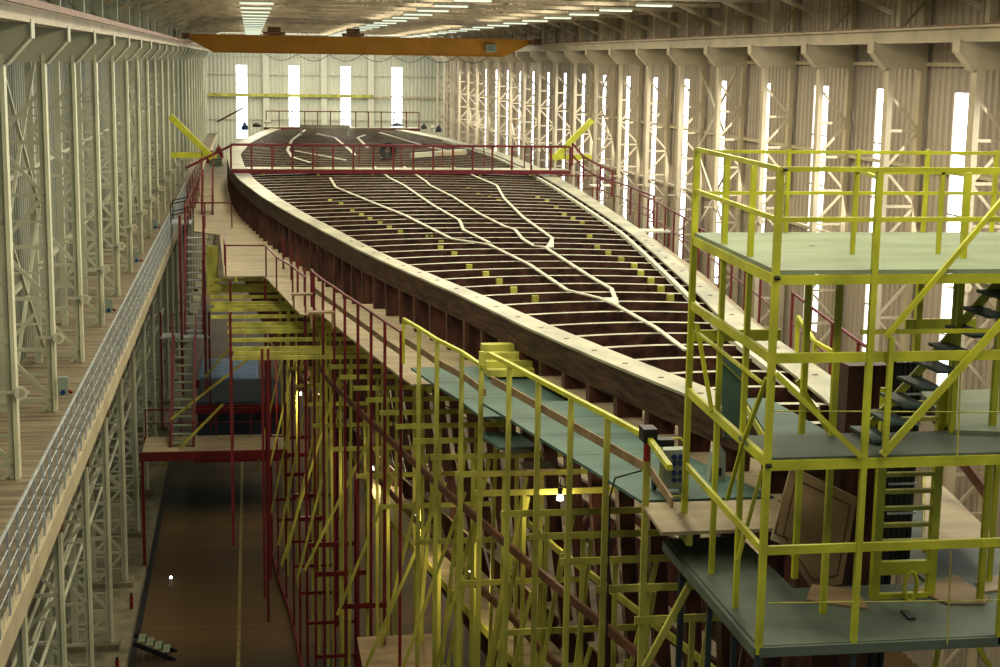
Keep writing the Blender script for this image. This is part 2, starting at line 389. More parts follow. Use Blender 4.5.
# ------------------------------------------------------------------ travelling crane
cy = 110.0
t = T('overhead_crane', 'long orange overhead travelling crane spanning the hall', 'crane', (7.5, cy, .3))
gt = 1.52; gb = .30; xa, xb_ = -4.0, 19.3
a = MB(); a.prism([(xa,gt),(xb_,gt),(xb_,gt-.35),(xb_-1.8,gb),(xa+1.6,gb),(xa,gt-.4)], 'y', cy-.5, cy+.5); a.build('box_girder', M['orange'], t)
a = MB()
for x in [xa+2+i*1.55 for i in range(13)]: a.box(x-.02, x+.02, cy-.515, cy-.5, gb+.05, gt-.05)
a.box(xa+1.6, xb_-1.8, cy-.6, cy-.5, gb, gb+.05); a.build('stiffener', M['orange'], t)
for x in (xa-.2, xb_+.3):
    MB().box(x-.28, x+.28, cy-2.2, cy+2.2, 1.2, 1.55).build('end_carriage', M['rail'], t)
a = MB(); a.box(16.2, 16.95, cy-.75, cy-.5, .62, 1.15); g = a.build('control_cabinet', M['boxg'], t)
a = MB(); a.box(16.3,16.85, cy-.77, cy-.75, .7, 1.07); d = sub(a.build('cabinet_door', M['tealp'], t), g)
for x0 in (.9, 6.3):
    a = MB(); a.box(x0, x0+1.5, cy-.4, cy+.4, 1.55, 1.75); a.tube((x0+.3,cy,1.8), (x0+1.2,cy,1.8), .28, 12); a.build('hoist_trolley', M['rail'], t)
a = MB()
for i in range(7):
    x0 = 1+i*2.2; a.path([(x0+2.2*j/8, cy-.62, gb-.02-.45*math.sin(math.pi*j/8)) for j in range(9)], .02, 5)
a.build('festoon_cable', M['black'], t)
# ------------------------------------------------------------------ the ship
LT = [(20.3,8.3),(21.5,7.75),(23,7.3),(25,6.95),(27.4,6.45),(30.3,5.96),(33.3,5.45),(36.3,4.95),(41,3.97),(45,3.2),(50.7,2.3),(56.7,1.36),(63.3,.45),(72,-.5),(80,-1.05),(92,-1.4),(104,-.9),(112,-.1),(120,.7),(126,1.6)]
RT = [(20.3,8.6),(21.5,9.2),(23,9.65),(25,9.98),(29.5,10.42),(33.7,10.85),(36.3,11.2),(44.2,12.1),(50,12.8),(60.8,13.7),(69,14.35),(80,15),(92,15.2),(101,14.8),(112,14.0),(120,13.0),(126,12)]
def smooth(tab, y):
    return (lerp(tab,y-1.2)+lerp(tab,y)*2+lerp(tab,y+1.2))/4 if y > 22 else lerp(tab,y)
def XLf(y): return smooth(LT, y)
def XRf(y): return smooth(RT, y)
def ZC(y): return lerp([(20,-5.28),(32,-5.5),(118,-5.5)], y)
ship = T('ship_hull', 'huge unfinished wooden ship hull with open deck beams in the middle of the hall', 'ship', (8, 70, G))
ys = [20.4+ (126-20.4)*(i/90)**1.25 for i in range(91)]
def strip(fx0, fx1, z0, z1, name, m, part=ship, yy=ys):
    a = MB()
    for p, q in zip(yy, yy[1:]):
        a.quadbox([(fx0(p),p,ZC(p)+z0),(fx1(p),p,ZC(p)+z0),(fx1(q),q,ZC(q)+z0),(fx0(q),q,ZC(q)+z0),
                   (fx0(p),p,ZC(p)+z1),(fx1(p),p,ZC(p)+z1),(fx1(q),q,ZC(q)+z1),(fx0(q),q,ZC(q)+z1)])
    return a.build(name, m, part)
def capw(y): return lerp([(20.3,.15),(22,.5),(25,.62),(30,.60),(37,.50),(44,.45),(56,.52),(65,.62),(80,.75),(118,.85)], y)
strip(lambda y: XLf(y)-.02, lambda y: XLf(y)+capw(y), -.05, 0, 'cap_plank', M['pale'])
strip(lambda y: XRf(y)-capw(y), lambda y: XRf(y)+.02, -.05, 0, 'cap_plank', M['pale'])
strip(lambda y: XLf(y), lambda y: XLf(y)+capw(y)*.8, -.60, -.05, 'wale', M['wale'])
strip(lambda y: XRf(y)-capw(y)*.8, lambda y: XRf(y), -.60, -.05, 'wale', M['wale'])
yin = [y for y in ys if 23 < y < 110]
strip(lambda y: XRf(y)-capw(y)-.32, lambda y: XRf(y)-capw(y)-.20, -.12, -.01, 'waterway_strip', M['white'], yy=yin)
# small bolt plugs on the cap
for y in [23+1.46*i for i in range(18)]:
    for f, s in ((XLf,1),(XRf,-1)): MB().box(f(y)+s*.25-.05, f(y)+s*.25+.05, y-.025, y+.025, ZC(y), ZC(y)+.008).build('bolt_cover', M['wale'], ship)
# deck beams
bys = []; y = 22.3
while y < 125: bys.append(y); y += 1.46
for y in bys:
    x0 = XLf(y)+capw(y)*.5; x1 = XRf(y)-capw(y)*.5
    if x1-x0 < .3: continue
    n = 10; a = MB(); zc = ZC(y)-.10; w = .085
    cam_ = lerp([(22,.04),(40,.10),(118,.22)], y)
    P = []
    for i in range(n+1):
        u = i/n; P.append((x0+(x1-x0)*u, zc + cam_*(1-(2*u-1)**2)))
    for (xa_, za), (xb2, zb2) in zip(P, P[1:]):
        a.quadbox([(xa_,y-w,za-.42),(xb2,y-w,zb2-.42),(xb2,y+w,zb2-.42),(xa_,y+w,za-.42),(xa_,y-w,za),(xb2,y-w,zb2),(xb2,y+w,zb2),(xa_,y+w,za)], (0,1,0,0,0,0))
    a.build('deck_beam', [M['hull'], M['pale']], ship)
# ribs: left side all along, right side towards the bow
def section(y, top, ctr, n=9):
    """outer line of a frame from the cap down to the keel"""
    B = top-ctr; out = []
    e = lerp([(21,1.15),(30,1.7),(50,2.6),(118,3.2)], y)
    for i in range(n+1):
        d = i/n; w = (1-d**e)
        out.append((ctr+B*w + (.25 if B > 0 else -.25)*(1-w), ZC(y)-.58-(abs(G)-.9-abs(ZC(y))-.4)*d))
    return out
def ribmesh(y, xo, ctr, s):
    S = section(y, xo, ctr, 9); a = MB(); w = .15
    S = [S[0], ((S[0][0]*.55+S[1][0]*.45), S[0][1]*.55+S[1][1]*.45)] + S[1:]
    TT = [.50,.44,.30,.28,.27,.26,.25,.25,.25,.25,.25]
    for i, ((xa_, za), (xb2, zb2)) in enumerate(zip(S, S[1:])):
        ta = TT[i]; tb = TT[i+1]
        a.quadbox([(xb2,y-w,zb2),(xb2+s*tb,y-w,zb2),(xb2+s*tb,y+w,zb2),(xb2,y+w,zb2),(xa_,y-w,za),(xa_+s*ta,y-w,za),(xa_+s*ta,y+w,za),(xa_,y+w,za)])
    return a
ribn = 0; y = 22.0
while y < 125:
    c = 8.3 if y < 35 else lerp([(35,8.3),(60,7.2),(118,6.8)], y)
    ribmesh(y, XLf(y), c, 1).build('rib', M['rib'], ship); ribn += 1
    if y < 50: ribmesh(y, XRf(y), c, -1).build('rib', M['rib'], ship)
    y += 1.3
# side shelf behind the beams' ends on the left, and stringers inside the frames
for dz, off in ((-1.3,.75),(-3.2,1.0),(-5.2,1.35)):
    strip(lambda y, o=off: min(XLf(y)+o, 8.3), lambda y, o=off: min(XLf(y)+o+.1, 8.4), dz-.3, dz, 'inner_stringer', M['rib'], yy=[y for y in ys if 24 < y < 116])
for dz_, y0_, y1_ in ((-3.4,25.5,60),(-6.2,24,60)):
    a = MB(); yy_ = [y0_+1.5*i for i in range(int((y1_-y0_)/1.5))]
    for p_, q_ in zip(yy_, yy_[1:]):
        l0, l1 = XLf(p_)+.95-dz_*-.06, XLf(q_)+.95-dz_*-.06; z_ = ZC(p_)+dz_
        r0, r1 = min(l0+2.6, XRf(p_)-1), min(l1+2.6, XRf(q_)-1)
        a.quadbox([(l0,p_,z_-.05),(r0,p_,z_-.05),(r1,q_-.03,z_-.05),(l1,q_-.03,z_-.05),(l0,p_,z_),(r0,p_,z_),(r1,q_-.03,z_),(l1,q_-.03,z_)])
    a.build('inner_staging', M['ply'], ship)
MB().box(8.0, 8.7, 21, 116, G+.45, G+1.0).build('keel', M['rib'], ship)
a = MB(); sl = at(849,366,y=20.3); sr = at(890,366,y=20.3)
a.quadbox([(sl.x,20.9,G+.5),(sr.x,20.9,G+.5),(sr.x,21.6,G+.5),(sl.x,21.6,G+.5),(sl.x,20.3,sl.z),(sr.x,20.3,sl.z),(sr.x,20.9,sl.z),(sl.x,20.9,sl.z)]); a.build('stem_post', M['rib'], ship)
a = MB(); a.tube((sr.x+.1,20.3,-4.0),(sr.x+.1,20.6,-9),.09,8); a.tube((sr.x+.24,20.3,-4.1),(sr.x+.24,20.6,-9),.05,8); a.build('stem_cable', M['black'], ship)
MB().box(3.5, 10, 125.2, 125.6, -16, -5.6).build('transom', M['rib'], ship)
# white strips over the beams (traced on the deck plane, laid on the beams)
DZ = -5.42
def deckstrip(pts, w=.10):
    P = [at(330+x/2.7, 150+y/2.7, z=DZ) for x, y in pts]; a = MB()
    for p, q in zip(P, P[1:]): a.bar(p, q, w, .035)
    a.build('white_marking_batten', M['white'], ship)
deckstrip([(0,75),(15,100),(100,135),(200,175),(280,215),(330,240),(430,255),(540,310),(640,378),(730,400),(775,420),(880,480),(960,540)])
deckstrip([(120,45),(160,75),(200,95),(280,150),(350,190),(360,215),(430,250)])
deckstrip([(200,45),(260,85),(270,95),(330,125),(400,170),(470,205),(500,215),(520,240),(550,258),(580,262),(700,340),(760,375),(775,415)])
deckstrip([(330,45),(450,95),(470,130),(520,180),(600,238),(590,262),(550,258)])
for pts in ([(305,130),(292,140),(287.5,150),(292,157),(310,162.5)], [(317,133.8),(335,137.5),(350,150),(355,155)], [(365,135),(357.5,137.5),(367.5,147.5)], [(380,132.5),(405,140),(430,147.5),(455,152)], [(296,151),(330,157),(345,160)]):
    P = [at(x, y, z=DZ) for x, y in pts]; a = MB()
    for p, q in zip(P, P[1:]): a.bar(p, q, .17, .035)
    a.build('white_marking_batten', M['white'], ship)
# node plates
for pts in ([(580,262),(604,262),(604,235)], [(735,398),(775,420),(778,398)]):
    P = [at(330+x/2.7, 150+y/2.7, z=DZ+.03) for x, y in pts]
    a = MB(); a.prism([(p.x,p.y) for p in P], 'z', DZ+.0, DZ+.03); a.build('white_corner_plate', M['white'], ship)
# little yellow spacer blocks on the beams
a_n = 0
for run in ([(0,150),(30,155),(60,170),(85,188),(108,200),(135,208),(160,217),(190,226),(265,240),(298,268),(335,295),(375,330),(420,350),(456,372),(495,393),(553,418)],
            [(560,140),(585,150),(610,165),(632,180),(655,195),(680,210),(700,245),(720,278),(750,295),(785,312),(820,330),(838,345),(865,370),(892,388),(917,412)],
            [(373,115),(400,125),(430,140),(455,150)], [(270,240),(300,255)]):
    for x, y_ in run:
        p = at(330+x/2.7, 150+y_/2.7, z=-5.75)
        yb2 = min(bys, key=lambda q: abs(q-.12-p.y)); k = (yb2-.12)/p.y; X = p.x*k
        mb = MB(); mb.box(X-.08, X+.08, yb2-.22, yb2-.085, -5.98, -5.56); mb.build('spacer_block', M['ywood'], ship)
# ------------------------------------------------------------------ cross walkways over the ship
def rail_run(name, label, pts, h, m, grp=None, post_every=None, mid=True, w=.05, cat='guardrail', toe=None):
    """guardrail along floor points pts with a post at every point"""
    t = T(name, label, cat, pts[0], grp)
    a = MB()
    for p, q in zip(pts, pts[1:]): a.bar(Vector(p)+Vector((0,0,h)), Vector(q)+Vector((0,0,h)), w, w)
    a.build('top_rail', m, t)
    if mid:
        a = MB()
        for p, q in zip(pts, pts[1:]): a.bar(Vector(p)+Vector((0,0,h*.5)), Vector(q)+Vector((0,0,h*.5)), w*.7, w*.7)
        a.build('mid_rail', m, t)
    for p in pts: MB().box(p[0]-w/2, p[0]+w/2, p[1]-w/2, p[1]+w/2, p[2], p[2]+h).build('post', m, t)
    if toe:
        a = MB()
        for p, q in zip(pts, pts[1:]): a.bar(Vector(p)+Vector((0,0,.08)), Vector(q)+Vector((0,0,.08)), .03, .16)
        a.build('toe_board', toe, t)
    return t
def lin(p, q, n): p = Vector(p); q = Vector(q); return [p+(q-p)*i/n for i in range(n+1)]
wy = 75.0; p0 = at(231,165,y=wy); p1 = at(590,168,y=wy)
zw = -5.18
t = T('cross_walkway', 'white plank walkway crossing over the ship deck between red railings', 'walkway', ((p0.x+p1.x)/2, wy, zw))
MB().box(p0.x, p1.x-1, wy, wy+1.3, zw-.06, zw).build('plank_deck', M['pale'], t)
a = MB(); a.box(p0.x, p1.x-1, wy-.06, wy, zw-.22, zw-.02); a.build('edge_beam', M['red'], t)
for i in range(6):
    x = p0.x+1.5+i*2.6; MB().box(x-.06, x+.06, wy+.1, wy+.25, -5.5, zw-.06).build('support_block', M['ywood'], t)
rail_run('guardrail', 'dark red guardrail on the near edge of the walkway crossing the ship', lin((p0.x,wy+.02,zw),(p1.x-1,wy+.02,zw),17), 1.12, M['red'], mid=False, w=.09)
rail_run('guardrail', 'dark red guardrail on the far edge of the walkway crossing the ship', lin((p0.x,wy+1.25,zw),(p1.x-1,wy+1.25,zw),8), 1.1, M['red'], mid=False, w=.05)
fy = 125.6
t = T('stern_walkway', 'narrow plank walkway across the far end of the ship deck', 'walkway', (7,fy,-5.4))
MB().box(1.0, 13.4, fy, fy+1.2, -5.45, -5.38).build('plank_deck', M['pale'], t)
MB().box(1.0, 13.4, fy-.06, fy, -5.6, -5.42).build('edge_beam', M['red'], t)
rail_run('guardrail', 'long red guardrail on the far walkway near the end wall', lin((1.2,fy+.02,-5.38),(13.3,fy+.02,-5.38),12), 1.25, M['red'], mid=False, w=.08)
# yellow raker braces at both ends of the crossing
def raker(x0, x1, y, zb_, zt_, label):
    t = T('raker_brace', label, 'brace', (x0,y,zb_))
    MB().bar((x0,y,zb_),(x1,y,zb_),.3,.28).build('beam', M['yellow'], t)
    MB().bar((x0+(x1-x0)*.9,y,zb_-.15),(x0,y,zt_),.3,.36, up=(0,1,0)).build('diagonal', M['yellow'], t)
yl = 82.0
q0 = at(171,155,y=yl); q1 = at(217,155,y=yl); q2 = at(171,116,y=yl); raker(q0.x, q1.x, yl, q0.z, q2.z, 'thick yellow brace leaning from the left columns by the ship')
q0 = at(591,157,y=yl); q1 = at(549,157,y=yl); q2 = at(591,120,y=yl); raker(q0.x, q1.x, yl, q0.z, q2.z, 'thick yellow brace leaning from the right columns by the ship')
# ------------------------------------------------------------------ decks beside the ship, left
_px = [(21.3,646,500),(22.7,606,480),(24.1,570,450),(25.5,537.5,430),(27,507,410),(28.5,477,400),(29.8,460,390),(31.1,437,385),(32.5,419,375),(33.9,401,370),(35.3,385,360),(36.7,371,350),(38.1,358,345),(39.5,345,335),(40.9,334,330),(42.3,323,320),(43.7,314,310)]
OUT = [(18.5,5.62),(19.6,round(at(690,487,z=-5.3).x,2))]+[(Y, round(at(px,py,y=Y).x,2)) for Y, px, py in _px]+[(47,1.5),(50.5,1.35),(53.5,1.2),(56.6,.9),(61,.6)]
def outx(y): return lerp(OUT, y)
def deck(name, label, ya, yb_, z, m, fl, fr, th=.05, step=1.4, bearers=True):
    t = T(name, label, 'deck', (fl((ya+yb_)/2), (ya+yb_)/2, z))
    n = max(1, round((yb_-ya)/step)); a = MB()
    for i in range(n):
        p = ya+(yb_-ya)*i/n+.008; q = ya+(yb_-ya)*(i+1)/n-.008
        a.quadbox([(fl(p),p,z-th),(fr(p),p,z-th),(fr(q),q,z-th),(fl(q),q,z-th),(fl(p),p,z),(fr(p),p,z),(fr(q),q,z),(fl(q),q,z)])
    a.build('plank_panel', m, t)
    if bearers:
        for f in (lambda y: fl(y)+.4, lambda y: fr(y)-.15):
            a = MB(); a.quadbox([(f(ya)-.04,ya,z-th-.16),(f(ya)+.04,ya,z-th-.16),(f(yb_)+.04,yb_,z-th-.16),(f(yb_)-.04,yb_,z-th-.16),(f(ya)-.04,ya,z-th),(f(ya)+.04,ya,z-th),(f(yb_)+.04,yb_,z-th),(f(yb_)-.04,yb_,z-th)])
            a.build('bearer', M['ywood'], t)
    return t
inner = lambda y: XLf(y)+.75
deck('plywood_deck', 'long tan plywood deck beside the far half of the ship', 53.2, 118, -7.3, M['ply'], lambda y: lerp([(53,-.95),(66,-1.35),(66.3,-2.4),(84,-3.0),(118,-3.2)], y), lambda y: XLf(y)+.5)
deck('plywood_deck', 'tan plywood deck with raised rail beside the ship, middle stretch', 45, 53.1, -7.3, M['ply'], lambda y: lerp([(45,1.35),(53.1,.4)], y), inner)
deck('plywood_deck', 'tan plywood deck beside the ship, between red rail and ribs', 33.4, 44.9, -7.0, M['ply'], lambda y: outx(y)+.1, inner)
deck('painted_deck', 'blue-green painted deck strip, lower stretch behind the step', 28.4, 33.3, -6.6, M['teal'], lambda y: outx(y)+.05, inner)
deck('painted_deck', 'blue-green painted deck strip beside the yellow handrail', 21.5, 28.3, -6.3, M['teal'], lambda y: outx(y)+.02, lambda y: XLf(y)-.15)
deck('plywood_deck', 'tan plywood panel at the near end of the blue-green deck', 20.0, 21.45, -6.32, M['ply'], lambda y: outx(y), lambda y: 7.6)
deck('plywood_deck', 'pale plywood deck under the ribs near the bow', 21.5, 31, -6.36, M['ply'], lambda y: XLf(y)-.13, lambda y: XLf(y)+1.0)
deck('painted_deck', 'small dark blue-green board below the step in the deck', 27.6, 28.8, -7.0, M['teal'], lambda y: outx(y)+.1, lambda y: outx(y)+.85, bearers=False)
# stools / trestle on the deck
def bench(x, y, z, label, m=M['plyd']):
    t = T('work_bench', label, 'bench', (x,y,z))
    MB().box(x-.35, x+.35, y-.14, y+.14, z+.40, z+.45).build('bench_top', m, t)
    for dx in (-.28,.28):
        for dy in (-.1,.1): MB().box(x+dx-.025, x+dx+.025, y+dy-.025, y+dy+.025, z, z+.40).build('leg', m, t)
b = at(322,328,z=-7.0); bench(b.x, b.y, -7.0, 'low plywood bench standing by the red rail on the tan deck')
b = at(313,318,z=-7.0); bench(b.x-.2, b.y+1.6, -7.0, 'second low bench farther back on the tan deck')
# ------------------------------------------------------------------ scaffold frames along the left side
fr_y = [21.3+1.4*i for i in range(29)]
nred = 0; nyel = 0
PZ = (-8.05, -10.3, -12.5, -14.7)
for i, y in enumerate(fr_y):
    red = y > 33.2; x0 = outx(y); zt_ = lerp([(28.4,-5.33),(28.5,-5.62),(33.3,-5.62),(33.5,-5.93),(44.9,-5.93),(45,-6.2),(80,-6.2)], y)
    if y > 57: zt_ = -8.0
    if red: lb = 'dark red scaffold trestle beside the ship, %s red one from the camera' % ORD[nred]; nred += 1
    else: lb = 'yellow timber scaffold trestle under the deck, %s from the camera' % ORD[nyel]; nyel += 1
    t = T('scaffold_trestle', lb, 'scaffold trestle', (x0, y, G), 'red scaffold frames beside the ship' if red else 'yellow scaffold frames under the deck')
    mo = M['red'] if red else M['ywood']; w = .035 if red else .045
    if y < 45 or i % 2 == 0: MB().box(x0-w, x0+w, y-w*.8, y+w*.8, G, zt_).build('post', mo, t)
    hx = XLf(y)                                    # hull side
    xs2 = []
    xx = x0+.85
    while xx < hx+(.3 if y > 29 else -.9) and len(xs2) < 4: xs2.append(xx); xx += .85
    if not xs2: xs2 = [x0+.5]
    for j, x in enumerate(xs2):
        jx = x+random.uniform(-.12,.12); b2 = jx+random.uniform(-.15,.15)
        a = MB(); a.bar((b2,y+.12,G), (jx,y+.12,PZ[0]), .08, .06, up=(0,1,0)); a.build('inner_post', M['ywood'], t)
    # putlogs
    lx = x0-.12 if y < 41.5 or y > 58 else lerp([(41.5,-.62),(48,-.8),(49,-1.3),(58,-1.6)], y)
    rx = min(hx+.6, 8.2)
    for k, z in enumerate(PZ):
        if k == 2 or (k == 1 and i % 2) or (k == 3 and (red or i % 3)): continue
        if red and k >= 2: break
        l2 = lx if k == 0 else x0-.05
        sec = section(y, hx, 8.3, 9)
        hx2 = min(sec, key=lambda s: abs(s[1]-z))[0]
        a = MB(); a.box(l2, (rx if k == 0 else hx2+.1), y-.05, y-.01, z-.06, z+.055); a.build('putlog', M['ywood'], t)
    if 41.5 < y < 58 and i % 3 == 0: MB().box(lx+.1, rx, y+.65, y+.69, -8.10, -8.0).build('putlog', M['ywood'], t)
    if red and y > 38 and i % 2 == 0:
        a = MB(); a.box(x0, x0+1.5, y-.04, y+.04, -14.8, -14.66); a.build('cross_tie', M['red'], t)
        a = MB(); a.box(x0, x0+1.5, y-.03, y+.03, -17.3, -17.2); a.build('cross_tie', M['red'], t)
        MB().box(x0+1.46, x0+1.54, y-.03, y+.03, G, -12.5).build('inner_red_post', M['red'], t)
    # raking braces
    if i % 2 == 0 or y < 34:
        a = MB(); xo = x0-random.uniform(.3,.9) if y > 30 else x0
        a.bar((xo, y-.15, -15.0+random.uniform(-1.5,1.5)), (x0+1.0, y-.15, -9.3+random.uniform(-.8,.8)), .07, .05, up=(0,1,0)); a.build('raking_brace', M['ywood'], t)
    if y < 34:
        a = MB(); a.bar((x0+random.uniform(.1,.6), y+.2, -13.5), (x0+random.uniform(.8,1.6), y+.2, -8.2), .08, .05, up=(0,1,0)); a.build('raking_brace', M['ywood'], t)
for n, (px, za2) in enumerate(((230.5,-13.0),(262,-14.5),(268,-14.0))):
    p = at(px,345,y=41.2); tag(MB().box(p.x-.035,p.x+.035,41.17,41.23,za2,-6.6 if n == 0 else -7.6).build('scaffold_post', M['red']), ('slim dark red post before the left ends of the yellow putlogs','slim dark red post before the middle of the putlog rows','slim dark red post just right of another before the putlog rows')[n], 'post')
# ledgers tying the frames
def ledger(name, label, fx, z, y0, y1, m, w=.05, h=.1, cat='ledger'):
    a = MB(); yy = [y0+(y1-y0)*i/12 for i in range(13)]
    for p, q in zip(yy, yy[1:]): a.bar((fx(p),p,z),(fx(q),q,z), w, h)
    return tag(a.build(name, m), label, cat)
ledger('scaffold_ledger', 'long dark red base rail lying on the dock floor under the scaffold', lambda y: outx(y)-.02, G+.07, 45, 61, M['red'], .09, .12)
ledger('scaffold_ledger', 'long brown timber rail running behind the yellow posts, upper one', lambda y: outx(y)+.3, -8.9, 21.3, 45, M['brownt'], .06, .16)
ledger('scaffold_ledger', 'long brown timber rail running behind the yellow posts, lower one', lambda y: outx(y)+1.2, -11.2, 21.3, 42, M['brownt'], .06, .16)
ledger('scaffold_ledger', 'yellow raised ledger sloping past the ribs under the blue-green deck', lambda y: outx(y)+1.5, -9.2, 20, 30, M['ywood'], .06, .12)
# lower walkway among the posts
t = T('lower_walkway', 'narrow tan plank walkway low down among the yellow posts', 'walkway', (3,35,-12.6))
a = MB()
yy = [27+1.5*i for i in range(17)]
for p, q in zip(yy, yy[1:]):
    q -= .03; a.quadbox([(outx(p)+1.8,p,-12.66),(outx(p)+2.9,p,-12.66),(outx(q)+2.9,q,-12.66),(outx(q)+1.8,q,-12.66),(outx(p)+1.8,p,-12.6),(outx(p)+2.9,p,-12.6),(outx(q)+2.9,q,-12.6),(outx(q)+1.8,q,-12.6)])
a.build('plank_panel', M['ply'], t)
a = MB()
for p, q in zip(yy, yy[1:]): a.bar((outx(p)+1.77,p,-12.7),(outx(q)+1.77,q,-12.7),.05,.2)
a.build('edge_board', M['ywood'], t)
for n, (px, py, y) in enumerate(((417,519,38.0),(470,575,33.0),(372,470,45.0),(560,500,28.0),(300,395,56.0))):  # only the first lamp is real, the rest are added to light this area
    p = at(px,py,y=y); t = T('site_lamp', 'small lit site lamp among the yellow posts, %s from the camera' % ('third','second','fourth','nearest','farthest')[n], 'lamp', p, 'lit site lamps under the decks')
    MB().tube(p+Vector((0,0,.0)),p+Vector((0,0,.12)),.07,10,r2=.05).build('bulb', M['glow'], t); MB().tube(p+Vector((0,0,.12)),p+Vector((0,0,.22)),.05,8).build('lamp_holder', M['black'], t)
    MB().tube(p+Vector((0,0,.22)),Vector((p.x,p.y,max(p.z+.4,-8.1))),.01,5).build('hanging_cord', M['black'], t)
    l = bpy.data.lights.new('site_lamp_light','POINT'); l.energy = (70,60,90,40,150)[n]; l.color = (1,.80,.45); l.shadow_soft_size = .12
    o = bpy.data.objects.new('site_lamp_light', l); C.objects.link(o); o.location = (p.x,p.y-.05,p.z-.15+H)
# pale work boards stacked under the deck
for n, (px, py, w) in enumerate(((505,452,.5),(523,469,.6),(500,441,.5))):
    p = at(px,py,z=-8.0); MB_ = MB().box(p.x, p.x+w, p.y-.3, p.y+.3, -7.98, -7.93)
    tag(MB_.build('plywood_offcut', M['ply']), 'pale plywood offcut lying on the putlogs under the deck, %s' % ('middle one','nearest one','farthest one')[n], 'board')
t = T('plywood_platform', 'large brown plywood platform panel at the bottom edge of view', 'platform', (2.2,36.5,-13.9))
p = at(357,637,z=-13.7); q = at(434,633,z=-13.7)
a = MB(); a.box(p.x, q.x, p.y-2.6, p.y, -13.75, -13.7); a.build('panel', M['plyd'], t)
a = MB(); a.box(p.x, p.x+.08, p.y-2.6, p.y, -13.85, -13.75); a.box(q.x-.08, q.x, p.y-2.6, p.y, -13.85, -13.75); a.build('joist', M['red'], t)
for xx2 in (p.x+.04, q.x-.04):
    for yy2 in (p.y-.05, p.y-2.5): MB().box(xx2-.04, xx2+.04, yy2-.04, yy2+.04, G, -13.8).build('leg', M['red'], t)
# ------------------------------------------------------------------ handrails on the left decks
def handrail(label, ya, yb_, z, m, base, h=.98, w=.06, toe=None, off=0):
    ypts = [y for y in fr_y if ya < y < yb_]
    t = T('handrail', label, 'handrail', (outx(ya), ya, base))
    a = MB(); 
    P = [(outx(y)+off, y, z) for y in [ya]+ypts+[yb_]]
    for p, q in zip(P, P[1:]): a.bar(p, q, w, w)
    a.build('top_rail', m, t)
    a = MB()
    for p, q in zip(P, P[1:]): a.bar(Vector(p)-Vector((-.05,0,h*.5)), Vector(q)-Vector((-.05,0,h*.5)), .03, .14)
    a.build('mid_board', M['plyd'], t)
    for y in ((yb_,) if ya > 20 else ()): MB().box(outx(y)+off-.03, outx(y)+off+.03, y-.03, y+.03, base, z).build('end_post', m, t)
    return t
handrail('bright yellow handrail with brown mid board along the blue-green deck', 19.6, 27.9, -5.3, M['yellow'], -6.3, w=.075)
handrail('yellow handrail with brown mid board on the lower deck stretch', 28.2, 33.7, -5.6, M['yellow'], -6.6, w=.065)
handrail('dark red handrail with brown mid board along the tan deck', 33.9, 44.4, -5.92, M['red'], -7.0, w=.05)
pts = [(1.5,45.2,-7.3),(1.2,47.6,-7.3),(.75,50,-7.3),(.45,53.1,-7.3),(-.9,53.2,-7.3),(-.98,56,-7.3),(-1.05,60,-7.3)]
rail_run('guardrail', 'dark red guardrail stepping around the corner of the tan deck', pts, 1.05, M['red'], mid=False, w=.05)
# posts that continue down from the corner
for n, (x, y) in enumerate(((.4,52.9),(-.75,52.9),(1.5,45.3))):
    tag(MB().box(x-.04,x+.04,y-.04,y+.04,(G,-13.2,G)[n],-7.35).build('scaffold_post', M['red']), ('tall dark red post under the right corner of the deck step','tall dark red post under the left corner of the deck step','tall dark red post where the tan deck narrows')[n], 'post')
# ------------------------------------------------------------------ stair tower at the left gallery
def stair(name, label, x0, x1, ya, za, yb_, zb_, n, mst, mtr, rail=True, cat='stairs', grp=None):
    t = T(name, label, cat, ((x0+x1)/2, ya, min(za,zb_)), grp)
    for x in (x0, x1): MB().bar((x,ya,za),(x,yb_,zb_),.1,.2).build('stringer', mst, t)
    for i in range(n):
        u = (i+.5)/n; y = ya+(yb_-ya)*u; z = za+(zb_-za)*u
        MB().box(x0, x1, y-.12, y+.12, z-.02, z+.02).build('tread', mtr, t)
    if rail:
        for x in (x0-.03, x1+.03):
            a = MB(); a.bar((x,ya,za+.95),(x,yb_,zb_+.95),.045); a.build('stair_rail', mst, t)
            for y, z in ((ya,za),(yb_,zb_)): MB().box(x-.022,x+.022,y-.022,y+.022,z,z+.95).build('rail_post', mst, t)
    return t
xa1, xb1 = at(187,232,z=-7.3).x, at(204,232,z=-7.3).x
stair('scaffold_stairs', 'steep dark red stair flight dropping from the tan deck, upper flight', xa1, xb1, 66.1, -7.3, 63.6, -11.1, 14, M['red'], M['grey'])
stair('scaffold_stairs', 'steep red and yellow stair flight down to the cross platform, lower flight', at(172,400,y=60.5).x, at(194,400,y=60.5).x, 63.0, -11.1, 59.2, -14.7, 13, M['red'], M['tealp'])
t = T('stair_landing', 'small grated landing between the two red stair flights', 'landing', (xa1,63.2,-11.1)); MB().box(xa1-1.0, xb1+.3, 63.0, 64.0, -11.16, -11.1).build('plate', M['grey'], t); 
for x in (xa1-.95, xb1+.25): MB().box(x-.04,x+.04,63.1,63.2,-14.9,-10.1).build('leg', M['red'], t)
for n, x in enumerate((xa1-.12, xb1+.1)):
    tag(MB().box(x-.05,x+.05,63.0,63.1,-13.5,-6.2).build('scaffold_post', M['red']), 'tall dark red post on the %s of the upper stair flight' % ('left','right')[n], 'post')
tag(MB().box(xb1+.15,xb1+.62,64.5,64.6,-9.6,-7.6).build('yellow_board', M['ywood']), 'upright yellow boards beside the upper stair flight', 'board')
stair('deck_steps', 'short red steps from the tan deck up towards the crossing walkway', at(206,200,z=-7.2).x, at(211.5,200,z=-7.2).x+.2, 74.5, -7.3, 76.5, -5.4, 6, M['red'], M['ply'])
pp = [(-3.45, y, -7.6) for y in (60,63,66,69,72,75)]
